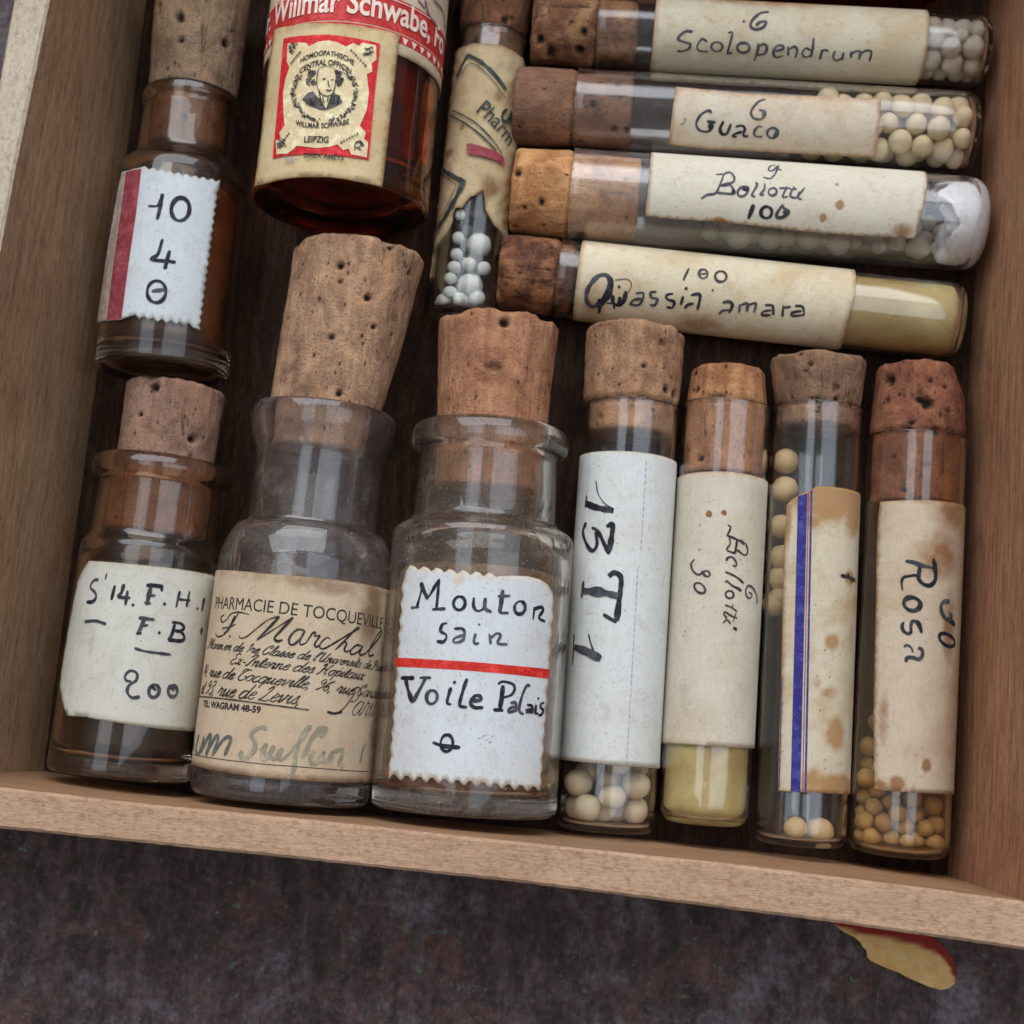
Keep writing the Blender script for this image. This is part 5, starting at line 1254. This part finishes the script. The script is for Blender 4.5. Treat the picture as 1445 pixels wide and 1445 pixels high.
paper_label(v, 'label', pp(v, z1, out, R), paper('label_paper_104', srgb(206, 212, 216), srgb(186, 186, 180), srgb(166, 160, 150), .35, 44), R, grid=.06, edge_w=.04)
pr = Print(v, prn_R(v)); z = z1
pr.ppoly(z, [(458, 626), (515, 614), (495, 780), (468, 960), (442, 1160), (415, 1166), (388, 1163), (412, 960), (438, 780)], ink_maroon)
ink_tan = ink('ink_plain_tan', srgb(168, 150, 138)); pr.ppoly(z, [(447, 630), (456, 628), (436, 780), (410, 960), (386, 1163), (352, 1172), (398, 900), (425, 740)], ink_tan)
pr.pen(z, [(540, 750), (575, 748), (592, 712)], 3.4, B); pr.pen(z, [(592, 705), (582, 760), (572, 800)], 4.4, B); pr.pen(z, ell(657, 762, 33, 42, 8), 4.6, B, taper=0)
pr.pen(z, [(592, 870), (575, 925), (552, 945), (640, 955)], 4, B); pr.pen(z, [(618, 912), (600, 980)], 4.4, B); pr.pen(z, ell(570, 1062, 34, 40, 5), 4.2, B, taper=0); pr.pen(z, [(552, 1060), (600, 1055)], 3.6, B)
pr.done('lettering', v.o.children[-1])
kc = M('amber_brown_residue'); nn = kc.noise(kc.co, 1.6, 5, .65); kc.set(color=kc.ramp(nn, [(.35, srgb(50, 30, 18)), (.6, srgb(128, 80, 36)), (.75, srgb(150, 104, 56))]), rough=.4)
fill('brown_contents', v, [(.30, 0, 0), (.30, G - .13, .2), (tsh - .35, G - .13, .3), (tsh - .1, G * .5, .2), (tsh - .1, 0, 0)], kc.m, 'amber-brown dried contents inside the bottle labelled 10 and 4', 'contents', wob=.01)

# ---- amber bottle with the red banner
v = Vessel('amber_bottle', 'large amber bottle with red banner and engraved portrait label, partly out of frame', 'bottle', None,
           (480, 296), (509, 0), (364, 200), (615, 200)); G = v.R; BS = v
v.L2 = 7.5
prof = [(.16, 0, 0), (.10, G * .6, .15), (.0, G * .80, .06), (.0, G, .26), (5.0, G, .5), (5.8, .62, .3), (7.0, .60, .1), (7.0, .72, .04), (7.4, .72, .04), (7.4, .45, .04), (5.8, .47, .2), (4.9, G - .16, .4), (.45, G - .14, .3), (.4, G * .5, .2), (.5, 0, 0)]
lathe('glass_body', fillet(prof), g_amber, v.o, seg=110, wob=.008, seed=6)
kd = M('dark_tincture_dregs'); nn = kd.noise(kd.map((1, .4, 1)), 1.5, 5, .7); kd.set(color=kd.ramp(nn, [(.38, (.06, .015, .006, 1)), (.54, (.45, .16, .05, 1)), (.7, (.7, .34, .12, 1))]), rough=.5)
fill('dried_dregs', v, [(.6, 0, 0), (.6, G - .30, .2), (4.6, G - .30, .3), (4.6, 0, 0)], kd.m, 'dark dried dregs inside the large amber bottle', 'contents')
zz3 = Z(370, 0, 5.352)
R = lab_R(v)
tb1 = v.hit(*zz3(500, 158), R)[1]; tt1 = v.hit(568, 2, R)[1]; tb2 = v.hit(*zz3(1040, 332), R)[1]; tb3 = v.hit(*zz3(1200, 505), R)[1]
print('banner', tb1, tt1, tb2, tb3)
Wl = R * 2.8
paper_label(v, 'label', [(-Wl, tb3), (0, tb3), (Wl, tb3), (Wl, 4.4), (-Wl, 4.4)], paper('banner_paper', srgb(206, 190, 166), srgb(176, 148, 120), srgb(140, 108, 84), .6, 51), R, grid=.12, edge_w=.1)
lab1 = v.o.children[-1]
pr = Print(v, prn_R(v))
pr.poly([(-Wl * .98, tb1), (Wl * .98, tb1), (Wl * .98, tt1), (-Wl * .98, tt1)], ink_darkred, grid=.14)
pr.poly([(-Wl * .98, tb2), (Wl * .98, tb2), (Wl * .98, tb1 - .015), (-Wl * .98, tb1 - .015)], ink_darkred, grid=.14)
pr.R += .008
xx = -Wl * .9
while xx < Wl * .9:
    pr.poly([(xx - .05, tb1 - .05), (xx + .05, tb1 - .05), (xx, tb1 - .15)], ink_white); xx += .155
pr.stroke([(-Wl * .95, tt1 - .04), (0, tt1 - .04), (Wl * .95, tt1 - .04)], .012, ink_white, taper=0, vary=0)
pr.text('Dr. Willmar Schwabe, Fo', (4, 19), zz3(85, 203), zz3(1242, 292), ink_white, hs=1.35, bold=.02)
for st in ([(600, 0), (606, 22), (618, 40)], [(612, 0), (626, 20), (628, 44)], [(590, 0), (600, 12)]): pr.pen(I_, st, 3.0, ink_purple)
pr.done('lettering', lab1)
R2 = lab_R(v, .03)
out = [(100, 225), (250, 195), (500, 178), (760, 205), (1035, 265), (1010, 500), (970, 850), (930, 1200), (905, 1415), (700, 1370), (500, 1340), (250, 1345), (30, 1390), (-55, 1412), (0, 1000), (60, 450)]
paper_label(v, 'portrait_label', pp(v, zz3, out, R2), paper('portrait_label_paper', srgb(214, 194, 152), srgb(186, 150, 104), srgb(140, 104, 66), .65, 57), R2, grid=.08, edge_w=.1, wav=.01)
lab2 = v.o.children[-1]; lab2['label'] = 'yellowed label with red ornamental frame'
pr = Print(v, R2 + TH + .016); z = zz3
pr.ppoly(z, [(160, 292), (330, 268), (500, 262), (700, 288), (892, 330), (850, 700), (805, 1208), (600, 1180), (400, 1165), (230, 1170), (78, 1197), (120, 750)], ink_emblem)
pr.R += .008
pr.ppoly(z, [(192, 330), (330, 322), (352, 352), (420, 315), (500, 305), (570, 320), (632, 352), (690, 325), (730, 347), (755, 322), (860, 342), (863, 450), (825, 480), (832, 540), (790, 562), (806, 700), (790, 830), (737, 950), (782, 1000), (770, 1050), (800, 1072), (790, 1190), (670, 1165), (655, 1122), (612, 1135), (570, 1090), (500, 1110), (400, 1118), (300, 1105), (258, 1100), (235, 1130), (190, 1160), (108, 1165), (104, 1060), (140, 1050), (130, 1000), (170, 950), (160, 850), (157, 700), (175, 600), (205, 510), (185, 460)], ink_cream)
pr.R += .010; K = ink_print
KG = ink('ink_engraving_grey', (.085, .075, .075, 1))
# engraved bust: generic elderly man
pr.ppoly(z, [(300, 752), (345, 700), (385, 690), (420, 735), (455, 800), (475, 832), (440, 828), (360, 800)], KG)
pr.ppoly(z, [(485, 830), (520, 770), (538, 700), (580, 720), (608, 770), (560, 800)], KG)
for st in ([(425, 520), (412, 600), (420, 670), (455, 715), (500, 725), (535, 700), (552, 640), (560, 560), (545, 515)], ): pr.pen(z, st, 1.0, K)
for st in ([(425, 515), (480, 498), (545, 512)],): pr.pen(z, st, .7, KG)
for i in range(16):
    a = rnd.uniform(0, 6.28); pr.pen(z, ell(372 + rnd.uniform(-26, 26), 590 + rnd.uniform(-50, 60), 14, 16, a * 50, 0, 220), 1.5, KG if i % 3 else K)
for i in range(12): pr.pen(z, ell(578 + rnd.uniform(-16, 18), 590 + rnd.uniform(-45, 55), 11, 16, rnd.uniform(0, 300), 0, 220), 1.8, K if i % 2 else KG)
pr.pen(z, [(556, 530), (575, 570), (590, 600), (572, 650)], 4, K)
for st in ([(455, 598), (480, 592)], [(515, 602), (540, 600)], [(498, 600), (500, 640), (512, 652)], [(482, 678), (505, 684), (525, 676)], [(430, 680), (440, 740), (478, 828)], [(530, 705), (510, 760), (485, 828)], [(455, 730), (470, 780)], [(500, 730), (490, 770)]): pr.pen(z, st, 1.3, K)
for i in range(26):
    x = rnd.uniform(315, 440); pr.pen(z, [(x, 730 + abs(x - 400) * .3), (x + 18, 800)], .7, K)
    x = rnd.uniform(525, 590); pr.pen(z, [(x, 720), (x - 14, 790)], .7, K)
# laurel branches round it
for side in (-1, 1):
    for i in range(46):
        u = i / 45; a = math.radians(100 - side * 0 + u * 130) if side < 0 else math.radians(80 - u * 130)
        x, y = 470 + 232 * math.cos(a), 700 + 215 * math.sin(a)
        if side < 0 and u > .9: continue
        for _ in range(2):
            b = a + rnd.choice((.9, -.9, 1.9)); l = rnd.uniform(14, 30); ox, oy = x + rnd.uniform(-14, 14), y + rnd.uniform(-14, 14)
            pr.pen(z, [(ox, oy), (ox + l * math.cos(b), oy + l * math.sin(b))], rnd.uniform(1.0, 1.9), K if rnd.random() < .5 else KG)
for cx_, cy_ in ((225, 365), (800, 385), (150, 1085), (725, 1095)):
    for i in range(14): pr.pen(z, ell(cx_ + rnd.uniform(-32, 32), cy_ + rnd.uniform(-32, 32), 11, 7, rnd.uniform(0, 180), 0, 230), 1.1, K if i % 2 else KG)
pr.text('CENTRAL OFFICIN', (0, 15), z(285, 500), z(680, 505), K, hs=1.3, bend=-.075, bold=.02)
pr.text('HOMOOPATHISCHE', (0, 14), z(290, 425), z(700, 440), K, hs=1.2, bend=-.06, bold=.02)
pr.text('WILLMAR SCHWABE', (0, 15), z(250, 985), z(655, 975), K, hs=1.3, bend=.045, bold=.02)
pr.text('LEIPZIG', (0, 7), z(312, 1075), z(502, 1078), K, hs=1.2, bold=.02)
pr.text('DIREX AMEYS', (0, 11), z(310, 1190), z(615, 1212), K, hs=1.0, bold=.02)
for (a, b) in (((215, 480), (285, 395)), ((672, 380), (780, 495)), ((120, 1110), (200, 1010)), ((598, 1075), (720, 1010))):
    for i in range(7):
        u = i / 6; x, y = a[0] + (b[0] - a[0]) * u, a[1] + (b[1] - a[1]) * u; pr.pen(z, [(x - 6, y + 10), (x, y - 8), (x + 8, y + 8)], .9, K)
for i in range(6): pr.pen(z, ell(215 + rnd.uniform(-30, 30), 1215 + rnd.uniform(-30, 30), 16, 10, rnd.uniform(0, 180), 0, 150), .9, ink_rule)
pr.done('lettering', lab2)

# ---- torn tab sticking out from under the box
zt = Z(1150, 1270, 4.898)
outl = [(60, 60), (130, 165), (165, 195), (215, 232), (285, 265), (325, 300), (345, 335), (372, 360), (376, 405), (400, 430), (480, 470), (600, 515), (640, 540), (720, 575), (800, 610), (890, 634), (940, 622), (985, 590), (998, 545), (995, 480), (960, 400), (900, 330), (830, 270), (820, 180), (700, 60)]
def zt_h(p): return -.28 + .10 * min(1, max(0, (p[1] - 200) / 400)) 
top = [P(*zt(*p), zt_h(p)) for p in outl]
pts2 = [Vector((p[0], p[1])) for p in top]
dens = []
for p, q in zip(pts2, pts2[1:] + pts2[:1]):
    n = max(1, int((q - p).length / .06)); dens += [p + (q - p) * (i / n) for i in range(n)]
nb = len(dens); xs = [p.x for p in dens]; ys_ = [p.y for p in dens]; allp = list(dens)
yy = min(ys_)
while yy < max(ys_):
    xx = min(xs)
    while xx < max(xs):
        if min((Vector((xx, yy)) - p).length for p in dens) > .03: allp.append(Vector((xx, yy)))
        xx += .06
    yy += .06
res = delaunay_2d_cdt(allp, [], [list(range(nb))], 1, 1e-6)
def tabz(x, y): return -.36 + .06 * noise.noise(Vector((x * 2.2, y * 2.2, 0))) + .04 * (-1 - y - 1.2)
V_ = [(p[0], p[1], tabz(p[0], p[1])) for p in res[0]]; n = len(V_)
F_ = [tuple(f) for f in res[2]]; V2 = V_ + [(a, b, c - .06) for a, b, c in V_]
FF = list(F_) + [tuple(i + n for i in reversed(f)) for f in F_]; cnt = {}
for f in F_:
    for i, j in zip(f, f[1:] + f[:1]): cnt[(i, j)] = 1
for (i, j) in list(cnt):
    if (j, i) not in cnt: FF.append((j, i, i + n, j + n))
# attribute: printed red strip along the upper side
red_line = [P(*zt(x, y), -.36) for x, y in ((100, 165), (300, 232), (500, 262), (700, 312), (870, 385), (925, 455), (960, 560))]
def redf(p):
    lx = [q[0] for q in red_line]; ly = [q[1] for q in red_line]
    return float(np.clip((p[1] - np.interp(p[0], lx, ly)) / .05 + .5, 0, 1))
kt = M('torn_tab_card'); nn = kt.noise(kt.co, 5, 5, .6); n2 = kt.noise(kt.co, 18, 3, .6)
c = kt.mix(kt.fr(nn, .35, .7), srgb(252, 212, 140), srgb(232, 180, 108)); c = kt.mix(kt.fr(n2, .6, .75, 0, .5), c, srgb(232, 222, 190))
c = kt.mix(kt.attr('red'), c, srgb(150, 30, 22)); kt.set(color=c, rough=.7); kt.bump(kt.add(n2, nn), .03, .9)
tb_o = mesh_obj('torn_tab', V2, FF, kt.m, attrs={'red': [redf(p) for p in V2]}, smooth=False)
tag(tb_o, 'torn yellow card tab with red edge poking out from under the box', 'card tab')
